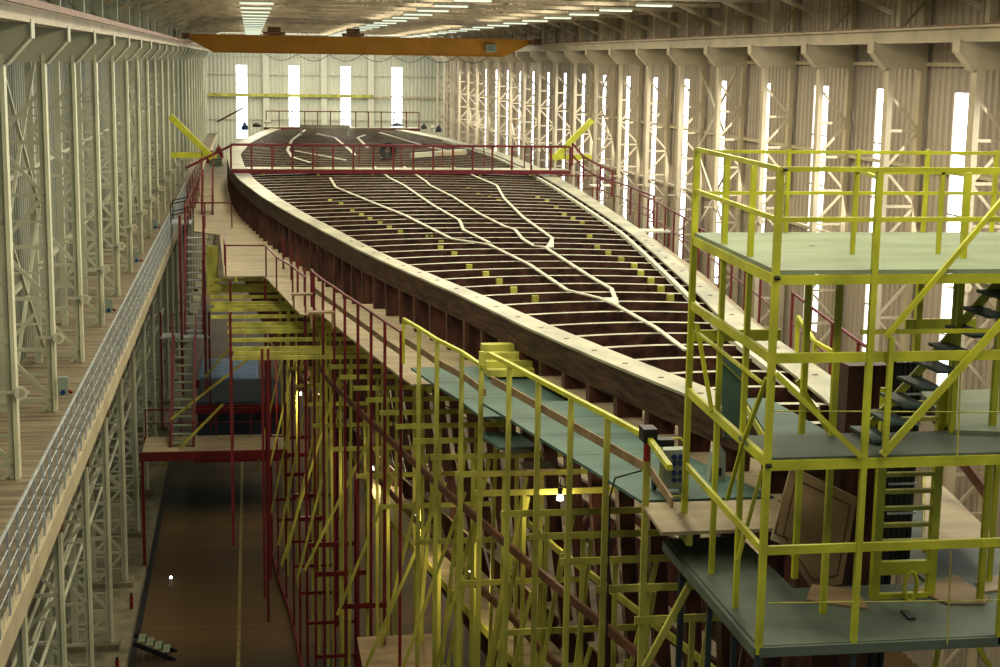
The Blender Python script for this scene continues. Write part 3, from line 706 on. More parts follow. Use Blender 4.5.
rail_run('guardrail', 'red guardrail between the left gallery and the tan deck', [( -2.75, y, -7.3) for y in (66.5,69,72,75,78,81,84)], 1.1, M['red'], w=.07)
rail_run('guardrail', 'dark red guardrail in front of the stair opening', [(xa1-.15,68.5,-7.3),((xa1+xb1)/2+.35,68.5,-7.3),(xb1+1.15,68.5,-7.3)], 1.1, M['red'], mid=False, w=.06)
t = T('gallery_bridge', 'small dark railed bridge from the left gallery to the tan deck', 'bridge', (-3.2,72,-7.5))
MB().box(-3.6,-2.7,71,73,-7.42,-7.35).build('plate', M['grey'], t)
for y in (71.05,72.95):
    a = MB(); a.bar((-3.6,y,-6.5),(-2.7,y,-6.3),.05); a.bar((-3.6,y,-7),(-2.7,y,-6.8),.05); a.build('bridge_rail', M['black'], t)
    MB().box(-3.6,-3.55,y-.03,y+.03,-7.4,-6.5).build('bridge_post', M['black'], t)
# cross platform low down at left
pl = at(142,452,z=-14.7); pr = at(287,449,z=-14.7); PY = pl.y
t = T('cross_platform', 'tan planked platform on a dark red beam across the dock gap', 'platform', ((pl.x+pr.x)/2, PY, -14.7))
MB().box(pl.x, pr.x, PY, PY+2.4, -14.76, -14.7).build('plank_panel', M['ply'], t)
MB().box(pl.x-.1, pr.x+.1, PY-.1, PY, -15.05, -14.72).build('edge_beam', M['red'], t)
a = MB(); a.box(pl.x-.1, pr.x+.1, PY+2.4, PY+2.5, -15.05, -14.72); a.build('edge_beam', M['red'], t)
for x in (pl.x, pr.x):
    MB().box(x-.06,x+.06,PY-.06,PY+.06,G,-14.8).build('leg', M['red'], t)
rail_run('guardrail', 'thin red and yellow guardrail along the back of the cross platform', lin((pl.x,PY+2.3,-14.7),(pr.x,PY+2.3,-14.7),4), 1.1, M['red'], w=.05)
for n, (a_, b_) in enumerate((((162,466),(223,404)), ((170,420),(285,330)), ((205,377),(232,345)))):
    p = at(*a_,y=PY+.4+n); q = at(*b_,y=PY+.4+n); m_ = MB().bar(p,q,.09,.07,up=(0,1,0))
    tag(m_.build('raking_timber', M['ywood']), ('yellow raking timber rising from the cross platform by the stairs','long thin yellow raking timber crossing the lower stairs','short yellow raking timber under the putlogs')[n], 'timber')
# blue tarpaulined containers behind the platform
def container(px0, px1, pyt, pyf, y, z, m, label):
    p = at(px0, pyf, y=y); q = at(px1, pyf, y=y); t = T('covered_crate', label, 'crate', ((p.x+q.x)/2, y, z-2.6))
    a = MB(); d = 5.0
    a.quadbox([(p.x,y,z-.05),(q.x,y,z-.05),(q.x,y+d,z-.05),(p.x,y+d,z-.05),(p.x+.06,y+.1,z+.03),(q.x-.06,y+.1,z+.03),(q.x-.06,y+d,z+.03),(p.x+.06,y+d,z+.03)]); a.build('tarpaulin', m, t)
    MB().box(p.x+.05,q.x-.05,y+.05,y+d-.05,z-2.6,z-.05).build('crate_body', M['dblue'], t)
    a = MB(); a.box(p.x-.1,q.x+.1,y-.08,y,z-.45,z-.06); a.box(p.x-.1,q.x+.1,y-.08,y,z-2.6,z-2.3); a.build('frame_beam', M['red'], t)
    return p, q
za_ = at(250,420-36,y=66).z
container(196,286,385,410,67.0,at(240,403,y=67).z,M['dblue'],'large crate under a dark blue cover behind the cross platform')
container(198,258,362,377,76.0,at(240,378,y=76).z,M['bluet'],'bright blue covered crate behind the darker one')
# ------------------------------------------------------------------ left gallery railing
t = T('gallery_railing', 'grey mesh railing along the edge of the left gallery', 'railing', (-3.62, 60, LED+.18))
a = MB(); a.tube((-3.62,14,-6.88),(-3.62,88,-6.88),.028,6); a.build('top_rail', M['grey'], t)
y = 14.0; n = 0
posts = []
while y < 88 and len(posts) < 99: posts.append(y); y += 1.0
for y in posts: MB().box(-3.64,-3.60,y-.02,y+.02,LED+.18,-6.9).build('railing_post', M['grey'], t)
a = MB()
for z in (-7.2,-7.5,-7.8): a.tube((-3.62,14,z),(-3.62,88,z),.010,4)
for i in range(int(74/.3)):
    y = 14+i*.3; a.box(-3.624,-3.616,y-.004,y+.004,LED+.2,-6.9)
a.build('wire_mesh', M['grey'], t)
rail_run('guardrail', 'red guardrail on the far stretch of the left gallery', [(-3.5,88+4*i,LED+.18) for i in range(7)], 1.3, M['red'], w=.06)
# pipes under the gallery and fittings
for n, (x, z) in enumerate(((-5.45,-13.6),(-5.25,-13.9),(-5.05,-14.2),(-5.6,-14.6))):
    tag(MB().tube((x,20,z),(x,90,z),.05,8).build('pipe', M['creamL']), '%s of the long pipes under the left gallery' % ('topmost','second','third','lowest')[n], 'pipe', 'pipes under the left gallery')
for n, k in enumerate((1,2,3,4)):
    y = LCY[k+1]; t = T('work_lamp', 'unlit orange-rimmed work lamp on the %s left column below the gallery' % ORD[n], 'lamp', (CL+.2,y-.3,-11.2))
    MB().box(CL+.05,CL+.2,y-.5,y-.2,-11.3,-11.0).build('lamp_body', M['plyd'], t); a = MB(); a.bar((CL+.1,y-.2,-11.15),(CL,y,-11.15),.04); a.build('bracket', M['grey'], t)
for n, (px, py) in enumerate(((131,587),(117,660))):
    p = at(px,py,x=-4.35); p.z = G+.35+.25; t = T('fire_extinguisher', ('red fire extinguisher hanging by the concrete plinth','red fire extinguisher at the bottom edge on the plinth','dark red cabinet post farther along the plinth')[n], 'extinguisher', p)
    h = .5 if n < 2 else .9; MB().tube((p.x,p.y,p.z-h/2),(p.x,p.y,p.z+h/2),.065,10).build('cylinder', M['redx'], t); MB().tube((p.x,p.y,p.z+h/2),(p.x,p.y,p.z+h/2+.08),.04,8).build('valve', M['black'], t)
# little steps at the plinth
t = T('dock_steps', 'small steel steps with black sides beside the dock channel', 'steps', at(150,655,z=G))
p = at(133,645,z=-18.9); sx = -3.9
for dy in (0,.75): 
    a = MB(); a.bar((sx-.1,p.y+dy,G+.66),(sx+1.25,p.y+dy,G+.0),.04,.16); a.build('side_plate', M['black'], t)
for i in range(4): MB().box(sx+.05+.26*i, sx+.28+.26*i, p.y+.03, p.y+.72, G+.66-.13*i, G+.69-.13*i).build('tread', M['tealp'], t)
p = at(171,580,z=G); t = T('floor_lamp', 'tiny lit lamp lying on the dark dock floor', 'lamp', p); MB().box(p.x-.06,p.x+.06,p.y-.06,p.y+.06,G,G+.07).build('case', M['grey'], t); MB().tube((p.x,p.y-.05,G+.07),(p.x,p.y+.03,G+.12),.05,8).build('bulb', M['glow'], t)
# ------------------------------------------------------------------ right side deck and rails
rx_ = lambda y: XRf(y)+lerp([(22,1.3),(40,1.9),(60,2.2),(84,2.0)], y)
deck('plywood_deck', 'pale plank deck behind the ship along its right side', 30, 84, -6.9, M['ply'], lambda y: XRf(y)-.1, rx_)
rail_run('guardrail', 'dark red guardrail on the right of the ship, far stretch', [(rx_(y),y,-6.9) for y in (52,54,56,58,60,62,64)], 1.5, M['red'], w=.055)
rail_run('guardrail', 'dark red guardrail on the right of the ship, middle stretch', [(rx_(y),y,-6.9) for y in (38,40.2,42.4,44.6,46.8,49,51)], 1.45, M['red'], w=.055)
rail_run('guardrail', 'dark red guardrail on the right of the ship, near stretch behind the tower', [(rx_(y),y,-6.9) for y in (27,29.2,31.4,33.6,35.8)], 1.5, M['red'], w=.055)
rail_run('guardrail', 'pale yellow sloping rail on the right of the bow', [at(798,317,y=29)-Vector((0,0,1.1)), at(815,342,y=28)-Vector((0,0,1.1)), at(852,362,y=27)-Vector((0,0,1.1)), at(905,395,y=25)-Vector((0,0,1.1))], 1.1, M['yellow'], w=.07, mid=False)
# stairs down from the crossing at right
p = at(567,150,y=wy); q = at(585,163,y=wy-1)
rail_run('guardrail', 'dark red stair rail dropping from the right end of the crossing walkway', [at(572,166,y=wy), at(583,180,y=wy-2), at(600,190,y=wy-5), at(612,196,y=wy-7)], 1.1, M['red'], w=.08)
rail_run('guardrail', 'red guardrail on the right landing beyond the crossing walkway', [(15.2,77,-6.9),(16.2,77,-6.9),(17.2,77,-6.9),(17.2,70,-6.9),(17.0,65,-6.9)], 1.3, M['red'], w=.07)
for n, (px, py) in enumerate(((600,185),(653,230))):
    p = at(px,py,z=-6.3); t = T('side_platform', 'small white-topped platform outside the right cap, %s' % ('farther one','nearer one')[n], 'platform', p)
    MB().box(p.x-.5,p.x+.6,p.y-.4,p.y+.5,p.z-.06,p.z).build('panel', M['white'], t)
    for dx in (-.45,.55): MB().box(p.x+dx-.03,p.x+dx+.03,p.y-.38,p.y-.32,-6.9,p.z-.06).build('leg', M['red'], t)
# ------------------------------------------------------------------ the yellow scaffold tower in front
ZT, ZM, ZL = -2.3, -4.5, -6.8; FY = 16.95; BY = 20.9
tw = T('scaffold_tower', 'bright yellow scaffold tower with three railed platforms at the bow', 'scaffold tower', (7.5, 18.5, G))
def tpost(px, py, y, z0, z1, w=.095, name='post', m='yellow', split=False):
    p = at(px, py, y=y); x = p.x
    MB().box(x-w/2, x+w/2, y-w/2, y+w/2, z0, z1).build(name, M[m], tw)
    if split: MB().box(x-w/2, x+w/2, y-w/2, y+w/2, G, z0).build('dark_lower_post', M['dgreen'], tw)
    return x
Y_ = 'yellow'
xFL = tpost(770,400,FY,ZL-.1,-1.13,.078,split=True)
xFM = tpost(867,400,FY,ZL-.1,-1.13,.072,split=True)
xBL = tpost(690,350,BY,ZL+.1,-1.14,.08,split=True)
xL1 = tpost(718,400,19.6,ZL-.1,-1.2,.068,split=True)
xL2 = tpost(744,400,18.25,ZL-.1,-1.2,.066,split=True)
tpost(787,200,BY,ZT,-1.14,.055); tpost(857,180,BY,ZT,-1.14,.055); tpost(925,200,BY,ZT,-1.14,.055); tpost(995,180,BY,ZT,-1.14,.055)
tpost(808,300,19.3,ZL,ZT,.075); tpost(839,300,17.95,ZL,ZT,.075); tpost(918,320,BY,-4.6,ZT,.09)
tpost(854,220,18.4,ZT,-1.27,.05); tpost(940,220,18.4,ZT,-1.27,.05)
xR1 = tpost(960,300,17.95,ZM,-1.25,.07); tpost(954,320,18.3,ZM,ZT,.055)
xRB = tpost(989,470,18.1,ZL,ZT,.075); tpost(997,470,18.8,ZL,ZT,.06)
xFR = 8.95
MB().box(xFR-.05,xFR+.05,FY-.05,FY+.05,ZL-.1,-1.13).build('post', M[Y_], tw)
def trail(p, q, z, w=.05, h=.055, name='guard_rail', m='yellow'):
    MB().bar((p[0],p[1],z),(q[0],q[1],z),w,h).build(name, M[m], tw)
FLp=(xFL,FY); BLp=(xBL,BY); FRp=(xFR,FY); BRp=(11.2,BY)
for z in (-1.15, -1.72):
    trail(FLp,FRp,z); trail(BLp,BRp,z-.03,.05,.045); trail(FLp,BLp,z)
trail((at(854,220,y=18.4).x,18.4),(9.6,18.4),-1.28,.05,.05); trail((at(854,220,y=18.4).x,18.4),(xFM,FY),-1.25,.04,.04)
trail(FLp,FRp,-3.32,.05,.115); trail(FLp,BLp,-3.32,.05,.115); trail((6.05,BY-.2),(7.3,BY-.2),-3.72,.05,.16)
trail((xFM,FY+.3),(9.5,FY+.3),-3.08,.05,.05)
trail(FLp,FRp,-5.62,.05,.105); trail(FLp,BLp,-5.62,.05,.09)
p = at(905,326,y=BY); q = at(955,326,y=BY); trail((p.x,BY),(10.3,BY),p.z,.05,.2)
# platforms
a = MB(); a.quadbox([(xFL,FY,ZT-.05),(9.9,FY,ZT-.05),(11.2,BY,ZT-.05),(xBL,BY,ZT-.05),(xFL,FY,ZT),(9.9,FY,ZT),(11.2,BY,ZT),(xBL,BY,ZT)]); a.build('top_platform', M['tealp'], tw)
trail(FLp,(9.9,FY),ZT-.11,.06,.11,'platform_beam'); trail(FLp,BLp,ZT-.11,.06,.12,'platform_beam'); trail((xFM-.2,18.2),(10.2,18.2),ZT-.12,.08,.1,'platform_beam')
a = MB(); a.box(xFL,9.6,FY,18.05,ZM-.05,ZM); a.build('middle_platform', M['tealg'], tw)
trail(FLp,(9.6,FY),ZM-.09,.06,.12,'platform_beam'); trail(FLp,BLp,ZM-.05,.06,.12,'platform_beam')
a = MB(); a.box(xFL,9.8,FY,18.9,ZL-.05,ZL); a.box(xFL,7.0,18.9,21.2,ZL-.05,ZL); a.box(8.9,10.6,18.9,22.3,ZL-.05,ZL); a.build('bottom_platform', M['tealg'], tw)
a = MB(); a.box(xFL,9.8,FY-.05,FY,ZL-.13,ZL-.01); a.bar((xFL-.03,FY,ZL-.1),(xFL-.03,21.2,ZL-.1),.05,.14); a.build('edge_board', M['tealg'], tw)
def tbar(p, q, w=.08, name='brace', m='yellow'):
    w *= .72
    MB().bar(p,q,w,w*.8,up=(0,1,0)).build(name, M[m], tw)
tbar(at(776,374,y=FY-.05), at(861,457,y=FY-.05), .085)
tbar(at(767,378,x=xFL+.0), at(744,440,x=xFL+.0), .07)
tbar(at(697,325,x=xFL), at(712,412,x=xFL), .07); tbar(at(743,442,x=xFL), at(727,500,x=xFL), .06)
tbar(at(697,332,x=xFL), at(762,383,x=xFL), .06); tbar(at(762,470,y=FY+1.2), at(738,560,y=FY+1.2),.06)
tbar(at(797,350+30,y=20), at(830,434,y=20), .09, m='yellow')
tbar(at(950,600,y=18.5), at(990,667,y=18.5), .09); tbar(at(945,610,y=18.5), at(935,667,y=18.5), .08)
for z in (ZT,ZM): MB().tube((xFL-.03,FY-.06,z-.08),(xFL+.03,FY-.06,z-.08),.028,8).build('coupler', M['black'], tw)
MB().tube((xFL+.02,FY-.06,-1.15),(xFL+.06,FY-.06,-1.15),.02,8).build('coupler', M['black'], tw)
# guard wires
for n, (A_, B_) in enumerate((((768,411),(1000,412)), ((768,603),(1000,600)))):
    tag(MB().tube(at(*A_,y=FY-.02), at(*B_,y=FY-.02), .009, 5).build('guard_wire', M['ywood']), ('thin yellow wire across the front above the middle platform','thin yellow wire across the front above the bottom platform')[n], 'wire')
for n, (A_, B_) in enumerate((((961,364),(957,458)), ((951,551),(947,644)))):
    tag(MB().tube(at(*A_,y=FY-.06), at(*B_,y=FY-.06), .011, 5).build('hanging_wire', M['ywood']), ('short upright wire tied to the middle platform front','short upright wire tied to the bottom platform front')[n], 'wire')
# stairs inside the tower
st = T('tower_stairs', 'yellow stairs with dark green treads rising to the right in the tower', 'stairs', (8,18.2,ZM))
sy0, sy1 = 17.35, 18.15
A_ = at(885,452,y=sy0); B_ = at(1012,311,y=sy0); 
dA = (B_-A_)
MB().bar(at(882,455,y=16.86), at(1012,311,y=16.86), .045, .085).build('stringer', M[Y_], st)
for y in (sy1,): MB().bar((A_.x,y,A_.z),(B_.x+.6,y,B_.z+.6*dA.z/dA.x),.045,.10).build('stringer', M[Y_], st)
n = 0
for (px, py) in ((872,434),(888,417),(903,400),(920,383),(936,366),(952,349),(969,331),(985,312),(1001,295),(1017,277)):
    p = at(px,py,y=(sy0+sy1)/2)
    MB().quadbox([(p.x-.14,sy0+.02,p.z-.02),(p.x+.14,sy0+.02,p.z-.02),(p.x+.14,sy1-.02,p.z-.02),(p.x-.14,sy1-.02,p.z-.02),(p.x-.14,sy0+.02,p.z+.015),(p.x+.14,sy0+.02,p.z+.015),(p.x+.14,sy1-.02,p.z+.015),(p.x-.14,sy1-.02,p.z+.015)]).build('tread', M['tread'], st)
sy0 = 16.86; p = at(886,337,y=sy0); q = at(1004,198,y=sy0); MB().bar(p,q,.055).build('stair_rail', M[Y_], st)
r = at(885,450,y=sy0); MB().box(r.x-.03,r.x+.03,sy0-.03,sy0+.03,r.z,p.z).build('rail_post', M[Y_], st)
# lattice ladder frame at the stem
LY = 18.4
ld = T('ladder_frame', 'tall yellow ladder frame with a lifting eye standing before the stem', 'ladder', (8,LY,ZL))
def lx(px, py=540): return at(px,py,y=LY)
z_top = lx(877,388).z
for px in (877, 933): 
    x = lx(px).x; MB().box(x-.055,x+.055,LY-.05,LY+.05,ZL,z_top).build('stile', M[Y_], ld)
x0_, x1_ = lx(877).x, lx(933).x
for py in (403,419,436,474,491,508,524.5,541):
    z = lx(905,py).z; MB().box(x0_,x1_,LY-.04,LY+.04,z-.025,z+.025).build('rung', M['ywood'], ld)
for (a_, b_) in ((560,573),(592,597),(606,611)):
    z0_, z1_ = lx(905,b_).z, lx(905,a_).z; MB().box(x0_,x1_,LY-.06,LY+.02,z0_,z1_).build('cross_plate', M[Y_], ld)
a = MB(); pc = lx(906,583); nseg = 18
ring = [(pc.x+.085*math.cos(2*math.pi*i/nseg), LY-.14, pc.z+.20*math.sin(2*math.pi*i/nseg)) for i in range(nseg+1)]
a.path(ring, .028, 8); a.build('lifting_eye', M[Y_], ld)
xd0, xd1 = at(887,500,y=19.75).x, at(913,500,y=19.75).x
t = T('cable_duct', 'black ribbed cable bundle standing behind the yellow ladder', 'cable bundle', ((xd0+xd1)/2,19.75,ZL))
for i in range(5):
    x = xd0+(xd1-xd0)*(i+.5)/5; MB().tube((x,19.75,ZL),(x+.02,19.75,-3.95),.042,8).build('cable', M['black'], t)
a = MB()
for i in range(6): a.box(xd0-.01,xd1+.02,19.69,19.71,ZL+.3+.42*i,ZL+.33+.42*i)
a.build('clamp_strip', M['grey'], t)
# boards at the bow
t = T('bow_deck', 'dark blue-green plank deck laid over the tip of the bow', 'deck', (8,21.5,-5.0))
a = MB(); P = [at(745,398,z=-5.0), at(768,398,z=-5.0), at(832,434,z=-5.0), at(768,436,z=-5.0)]
a.prism([(p.x,p.y) for p in P], 'z', -5.05, -5.0); a.build('panel', M['teal'], t); MB().bar(P[0]-Vector((0,0,.1)),P[3]-Vector((0,0,.1)),.05,.12).build('bearer', M['ywood'], t)
t = T('hatch_board', 'upright dark blue-green board standing on the bow behind yellow posts', 'board', at(730,432,y=21.4))
p = at(719,352,y=21.4); q = at(741,430,y=21.4); a = MB(); a.quadbox([(p.x,21.0,q.z),(q.x,21.0,q.z-.1),(q.x,21.05,q.z-.1),(p.x,21.05,q.z),(p.x,21.4,p.z),(q.x,21.4,p.z-.2),(q.x,21.45,p.z-.2),(p.x,21.45,p.z)]); a.build('panel', M['teal'], t)
a = MB(); a.bar(p+Vector((0,-.05,-.1)), at(741,380,y=21.35)+Vector((0,-.05,0)),.02); a.build('strap', M['ywood'], t)
def leaning(pts, y0, y1, m, label, name='plywood_sheet'):
    """sheet leaning backwards: pts are its outline in pixels, the foot at y0 and the head at y1"""
    ymax = max(p[1] for p in pts); ymin = min(p[1] for p in pts)
    V = []
    for (px, py) in pts: V.append(at(px, py, y=y0+(y1-y0)*(ymax-py)/(ymax-ymin)))
    t = T(name, label, 'board', V[0])
    a = MB(); nn = len(V); n0 = Vector((0,.03,.01))
    a.v = [tuple(v) for v in V]+[tuple(v+n0) for v in V]
    a.f = [tuple(range(nn)), tuple(reversed(range(nn,2*nn)))]+[(i,(i+1)%nn,nn+(i+1)%nn,nn+i) for i in range(nn)]; a.m = [0]*len(a.f)
    a.build('panel', m, t)
    d = MB(); c = sum(V, Vector())/nn; Q = [c+(v-c)*.82-Vector((0,.012,0)) for v in V]
    for i in range(nn): d.bar(Q[i],Q[(i+1)%nn],.012)
    d.build('scribed_line', M['rib'], t)
leaning([(776,535),(792,467),(857,498),(842,584),(812,590)], 19.65, 20.1, M['plyd'], 'large brown plywood sheet with cut corner leaning beside the stem')
leaning([(771,540),(792,548),(797,500),(800,452),(791,467)], 19.8, 20.25, M['ply'], 'narrow tan plywood sheet leaning behind the brown one')
for n, (pts, m) in enumerate(((((806,600),(868,609),(858,590),(812,585)),'plyd'), (((912,590),(948,604),(985,604),(990,598),(955,575)),'plyd'), (((975,582),(1000,575),(1000,590),(985,592)),'ply'))):
    P = [at(px,py,z=ZL+.02) for px,py in pts]; a = MB(); a.prism([(p.x,p.y) for p in P],'z',ZL+.005,ZL+.03)
    tag(a.build('floor_board', M[m]), ('brown board lying on the bottom platform left of the ladder','brown board lying on the bottom platform right of the ladder','tan board lying at the right edge of the bottom platform')[n], 'board')
p = at(907,613,z=ZL); tag(MB().bar(at(904,611,z=ZL+.02),at(912,619,z=ZL+.02),.09,.03).build('black_strip', M['black']), 'short black strip lying on the bottom platform before the ladder', 'strip')
# right-hand decks near the bow
t = T('painted_deck', 'pale green painted deck at the right edge, upper one', 'deck', (9.9,20.5,-4.5))
P = [at(921,392,z=-4.45),at(1010,388,z=-4.45),at(1010,432,z=-4.45),at(955,430,z=-4.45)]
a = MB(); a.prism([(p.x,p.y) for p in P],'z',-4.5,-4.45); a.build('panel', M['tealp'], t); MB().bar(P[0]-Vector((0,0,.12)),P[3]-Vector((0,0,.12)),.06,.14).build('bearer', M['rib'], t)
t = T('plywood_deck', 'tan plywood deck at the right edge, between the tower platforms', 'deck', (9.9,21,-6.4))
P = [at(925,470,z=-6.35),at(948,490,z=-6.35),at(985,527,z=-6.35),at(1003,545,z=-6.35),at(925,541,z=-6.35)]
a = MB(); a.prism([(p.x,p.y) for p in P],'z',-6.4,-6.35); a.build('panel', M['ply'], t)
P2 = [at(952,500,z=-6.35),at(966,513,z=-6.35),at(945,525,z=-6.35)]
MB().bar(P[0]-Vector((0,0,.1)),P[4]-Vector((0,0,.1)),.06,.12).build('bearer', M['ywood'], t)
tag(MB().bar(at(958,455,y=21.5),at(986,492,y=20.6),.07,.18).build('brown_timber', M['brownt']), 'brown timber sloping down at the right edge behind the middle platform', 'timber')
# power distribution cart
p = at(673,517,z=-6.3); cx_, cy_ = p.x, 21.75
pc = T('power_distribution_cart', 'grey socket cabinet with blue sockets on a yellow wheeled frame', 'socket cabinet', (cx_,cy_,-6.3))
xa2 = at(663,470,y=cy_).x; xb2_ = at(685,470,y=cy_).x; zt2 = at(674,450,y=cy_).z; zb2_ = at(674,489,y=cy_).z
cb = MB().box(xa2,xb2_,cy_,cy_+.22,zb2_,zt2).build('cabinet', M['boxg'], pc)
for r_ in (457,463.5,473,480):
    for px in (674,680.5): 
        c_ = at(px,r_,y=cy_-.01); sub(MB().tube((c_.x,cy_-.03,c_.z),(c_.x,cy_,c_.z),.040,12).build('blue_socket', M['blue'], pc), cb)
a = MB(); zz1 = at(670,440,y=cy_).z
a.path([(xa2+.0,cy_+.1,-6.25),(xa2,cy_+.1,zz1-.06),(xa2+.06,cy_+.1,zz1),(xb2_-.06,cy_+.1,zz1),(xb2_,cy_+.1,zz1-.06),(xb2_,cy_+.1,-6.25)],.016,8)
a.path([(xa2,cy_-.25,-6.25),(xa2,cy_+.35,-6.25)],.016); a.path([(xb2_,cy_-.25,-6.25),(xb2_,cy_+.35,-6.25)],.016); a.path([(xa2,cy_-.25,-6.25),(xb2_,cy_-.25,-6.25)],.016)
a.build('tube_frame', M[Y_], pc)
for x in (xa2-.05,xb2_+.03): MB().tube((x-.02,cy_+.3,-6.2),(x+.02,cy_+.3,-6.2),.1,14).build('wheel', M['black'], pc)
p = at(648,455,y=21.15); t = T('socket_cluster', 'black and red socket unit clamped on the yellow handrail', 'socket unit', (outx(21.2),21.2,-5.3))
x = outx(21.2); MB().box(x-.10,x+.10,21.1,21.4,-5.34,-5.14).build('housing', M['black'], t); MB().tube((x-.05,21.1,-5.6),(x-.05,21.1,-5.35),.05,8).build('red_plug', M['redx'], t); MB().box(x+.12,x+.35,21.1,21.3,-5.4,-5.3).build('cable_tray', M['black'], t)
t = MB(); x = outx(23); t.path([(outx(21.4)+.05,21.5,-5.6),(outx(22)+.25,21.9,-5.95),(outx(22.6)+.05,22.4,-6.2),(outx(22.6)-.02,22.4,-6.5),(outx(22.6)-.03,22.3,-9.5)],.014,6)
tag(t.build('power_cable', M['black']), 'black power cable hanging over the edge of the blue-green deck', 'cable')
# yellow step boxes on deck behind handrail
p = at(505,378,z=-6.55); t = T('yellow_steps', 'yellow wooden steps at the break of the blue-green deck', 'steps', p)
for i in range(4): MB().box(p.x-.35,p.x+.65,p.y+.1+.28*i,p.y+.36+.28*i,-6.55,-6.4+.13*i).build('step', M['ywood'], t)
# leaning chair-like grey block behind tower
p = at(715,480,z=-6.3); t = T('grey_case', 'pale grey upright case on the deck behind the tower posts', 'case', p)
a = MB(); a.prism([(p.x-.12,-6.3),(p.x+.14,-6.3),(p.x+.12,-5.85),(p.x+.02,-5.72),(p.x-.07,-5.85)],'y',p.y-.1,p.y+.1); a.build('shell', M['boxg'], t); MB().box(p.x+.02,p.x+.06,p.y-.12,p.y-.1,-6.2,-6.08).build('latch', M['black'], t)
# long bracing timbers under the near deck
for n, (A_, B_, y) in enumerate((((700,565),(645,667),20.6), ((537,560),(640,655),23.0), ((660,667),(693,570),20.8))):
    if n >= 1: continue
    tag(MB().bar(at(*A_,y=y),at(*B_,y=y),.09,.07,up=(0,1,0)).build('raking_timber', M['ywood']), ('thick yellow raking timber under the tower, beside the dark posts','long yellow timber sloping down past the red-brown ribs')[n], 'timber')
# ------------------------------------------------------------------ clutter on the far deck and at the stern
p = at(388,160,z=-5.4); t = T('cable_coil', 'black coil of cable standing on the deck behind the crossing', 'coil', p)
a = MB()
for k in range(5):
    r_ = .42-.05*k; a.path([(p.x+r_*math.cos(2*math.pi*i/20), p.y+.1*k, -5.35+.46+r_*math.sin(2*math.pi*i/20)) for i in range(21)], .06, 6)
a.build('cable_loops', M['black'], t); MB().box(p.x-.4,p.x+.4,p.y-.1,p.y+.6,-5.4,-5.3).build('stand', M['rib'], t)
def sack(px, py, y, w, h, m, label, name='tool_bag'):
    w *= .7; h *= .5
    p = at(px,py,y=y) if y else at(px,py,z=-7.3); t = T(name, label, 'bundle', p); h *= (1 if y else .6); a = MB(); R0 = random.Random(px)
    nu, nv = 12, 6; k = len(a.v)
    for j in range(nv+1):
        v = j/nv; rr = math.cos(v*math.pi/2)**.6 if j < nv else .05
        for i in range(nu):
            u = 2*math.pi*i/nu; q = rr*(1+R0.uniform(-.18,.18)); a.v.append((p.x+math.cos(u)*w/2*q, p.y+math.sin(u)*w/2*q, p.z+h*v*(1+R0.uniform(-.06,.06))))
    for j in range(nv):
        for i in range(nu):
            i2 = (i+1)%nu; a.f.append((k+j*nu+i,k+j*nu+i2,k+(j+1)*nu+i2,k+(j+1)*nu+i)); a.m.append(0)
    a.f.append(tuple(k+nv*nu+i for i in range(nu))); a.m.append(0); a.f.append(tuple(k+i for i in reversed(range(nu)))); a.m.append(0)
    a.build('cover', m, t)
    MB().path([(p.x+w*.52*math.cos(2*math.pi*i/10),p.y+w*.52*math.sin(2*math.pi*i/10),p.z+h*.45) for i in range(11)],.02,5).build('lashing', M['black'], t)
for n, (px, py, w, h, m, lb) in enumerate(((257,127,1.0,.7,'black','dark bundle on the far left deck edge'),(268,125,.8,.9,'white','white bundle next to the dark one far left'),(245,130,.7,1.3,'blue','blue upright bundle at the far left corner'),(397,126,1.3,.5,'black','low dark hump on the far deck in front of the window'),(424,129,.7,.8,'black','small dark bundle on the far right deck edge'),(433,131,.5,1.0,'white','small white bundle beyond the dark one at right'),(439,132,.8,1.1,'black','dark upright bundle at the far right deck corner'),(216,166,1.3,3.4,'tealp','grey-green covered bundle behind the left brace'),(219,158,.9,3.2,'redx','red upright bundle near the far left corner'),(211,163,1.0,3.0,'redx','red bundle beside the yellow left brace'))):
    sack(px, py, 125 if n < 7 else None, w, h, M[m], lb, 'bundle')
t = T('white_boat_frame', 'pale timber bundle lying on the deck behind the crossing railing', 'timber', at(440,158,z=-5.4))
p = at(440,158,z=-5.4); MB().bar((p.x-1.6,p.y-.3,-5.25),(p.x+1.6,p.y+1.5,-5.1),.4,.25).build('timber', M['pale'], t); MB().bar((p.x-1.3,p.y+.3,-5.25),(p.x+1.5,p.y+.6,-5.15),.2,.2).build('timber', M['ply'], t)
t = T('trestle', 'low pale trestle on the far deck by the stern railing', 'trestle', at(325,124,z=-5.4))
p = at(325,126,y=114); MB().box(p.x-1.8,p.x+1.8,114,114.2,-4.9,-4.7).build('top_bar', M['pale'], t)
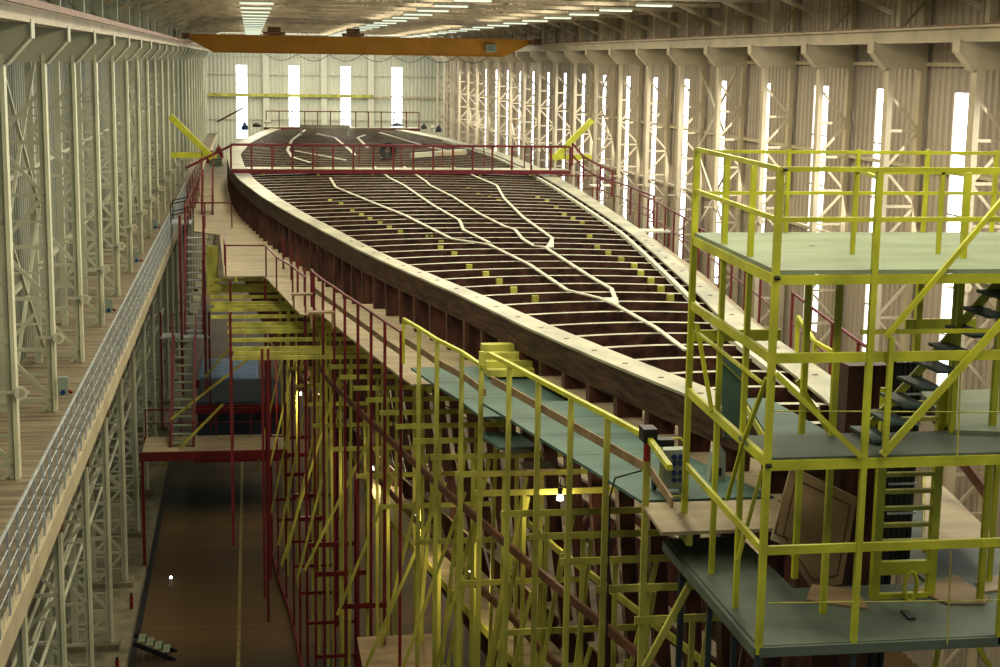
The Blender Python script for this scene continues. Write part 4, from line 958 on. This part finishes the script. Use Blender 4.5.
for dx in (-1.7,1.7): MB().box(p.x+dx-.08,p.x+dx+.08,114,114.2,-5.5,-4.9).build('leg', M['pale'], t)
for n,(A_,B_,y) in enumerate((((217,122),(243,108),112), ((186,168),(232,145),80))):
    tag(MB().bar(at(*A_,y=y),at(*B_,y=y),.12).build('sloping_handrail', M['red']), ('thin red sloping handrail at the far left of the ship','dark red sloping handrail up to the crossing walkway')[n], 'handrail')
# ------------------------------------------------------------------ light
sc = bpy.context.scene
w = bpy.data.worlds.new('sky'); sc.world = w; w.use_nodes = True
bg = w.node_tree.nodes['Background']; bg.inputs['Color'].default_value = (.80,.88,1,1); bg.inputs['Strength'].default_value = .30
def area(name, loc, rot, sx, sy, energy, col):
    l = bpy.data.lights.new(name, 'AREA'); l.shape = 'RECTANGLE'; l.size = sx; l.size_y = sy; l.energy = energy; l.color = col
    o = bpy.data.objects.new(name, l); C.objects.link(o); o.location = (loc[0],loc[1],loc[2]+H); o.rotation_euler = rot; return o
# daylight through the right windows, plus an added light that brightens the end wall
for k in range(6):
    area('window_daylight', (XR-.35, 35+22*k, -4.5), (0, math.radians(78), 0), 7, 20, 1500, (1,.97,.90))
area('window_daylight', (7.5, Y1-16, 1.5), (math.radians(65),0,0), 22, 2, 1500, (.9,.97,1))
# hall lamps: the three rows of ceiling lamps; added uplights brighten the roof
for x in (.28, 7.86, 14.75):
    for yc, ln in ((25,30),(56,30),(85,26),(132,36),(162,22)):
        area('lamp_row_light', (x, yc, 2.0), (0,0,0), 1.3, ln, 52*ln, (1,.92,.70))
        area('lamp_row_glow', (x, yc, 2.3), (math.pi,0,0), 1.3, ln, 15*ln, (1,.93,.75))
vs = sc.view_settings; vs.view_transform = 'Standard'; vs.look = 'None'; vs.exposure = 0.0; vs.gamma = 1.0
try: vs.use_curve_mapping = False
except Exception: pass
sc.cycles.use_denoising = True
sc.cycles.max_bounces = 5; sc.cycles.diffuse_bounces = 2; sc.cycles.glossy_bounces = 2
sc.cycles.sample_clamp_indirect = 6
for o in bpy.data.objects:
    if '_o' in o.keys(): del o['_o']
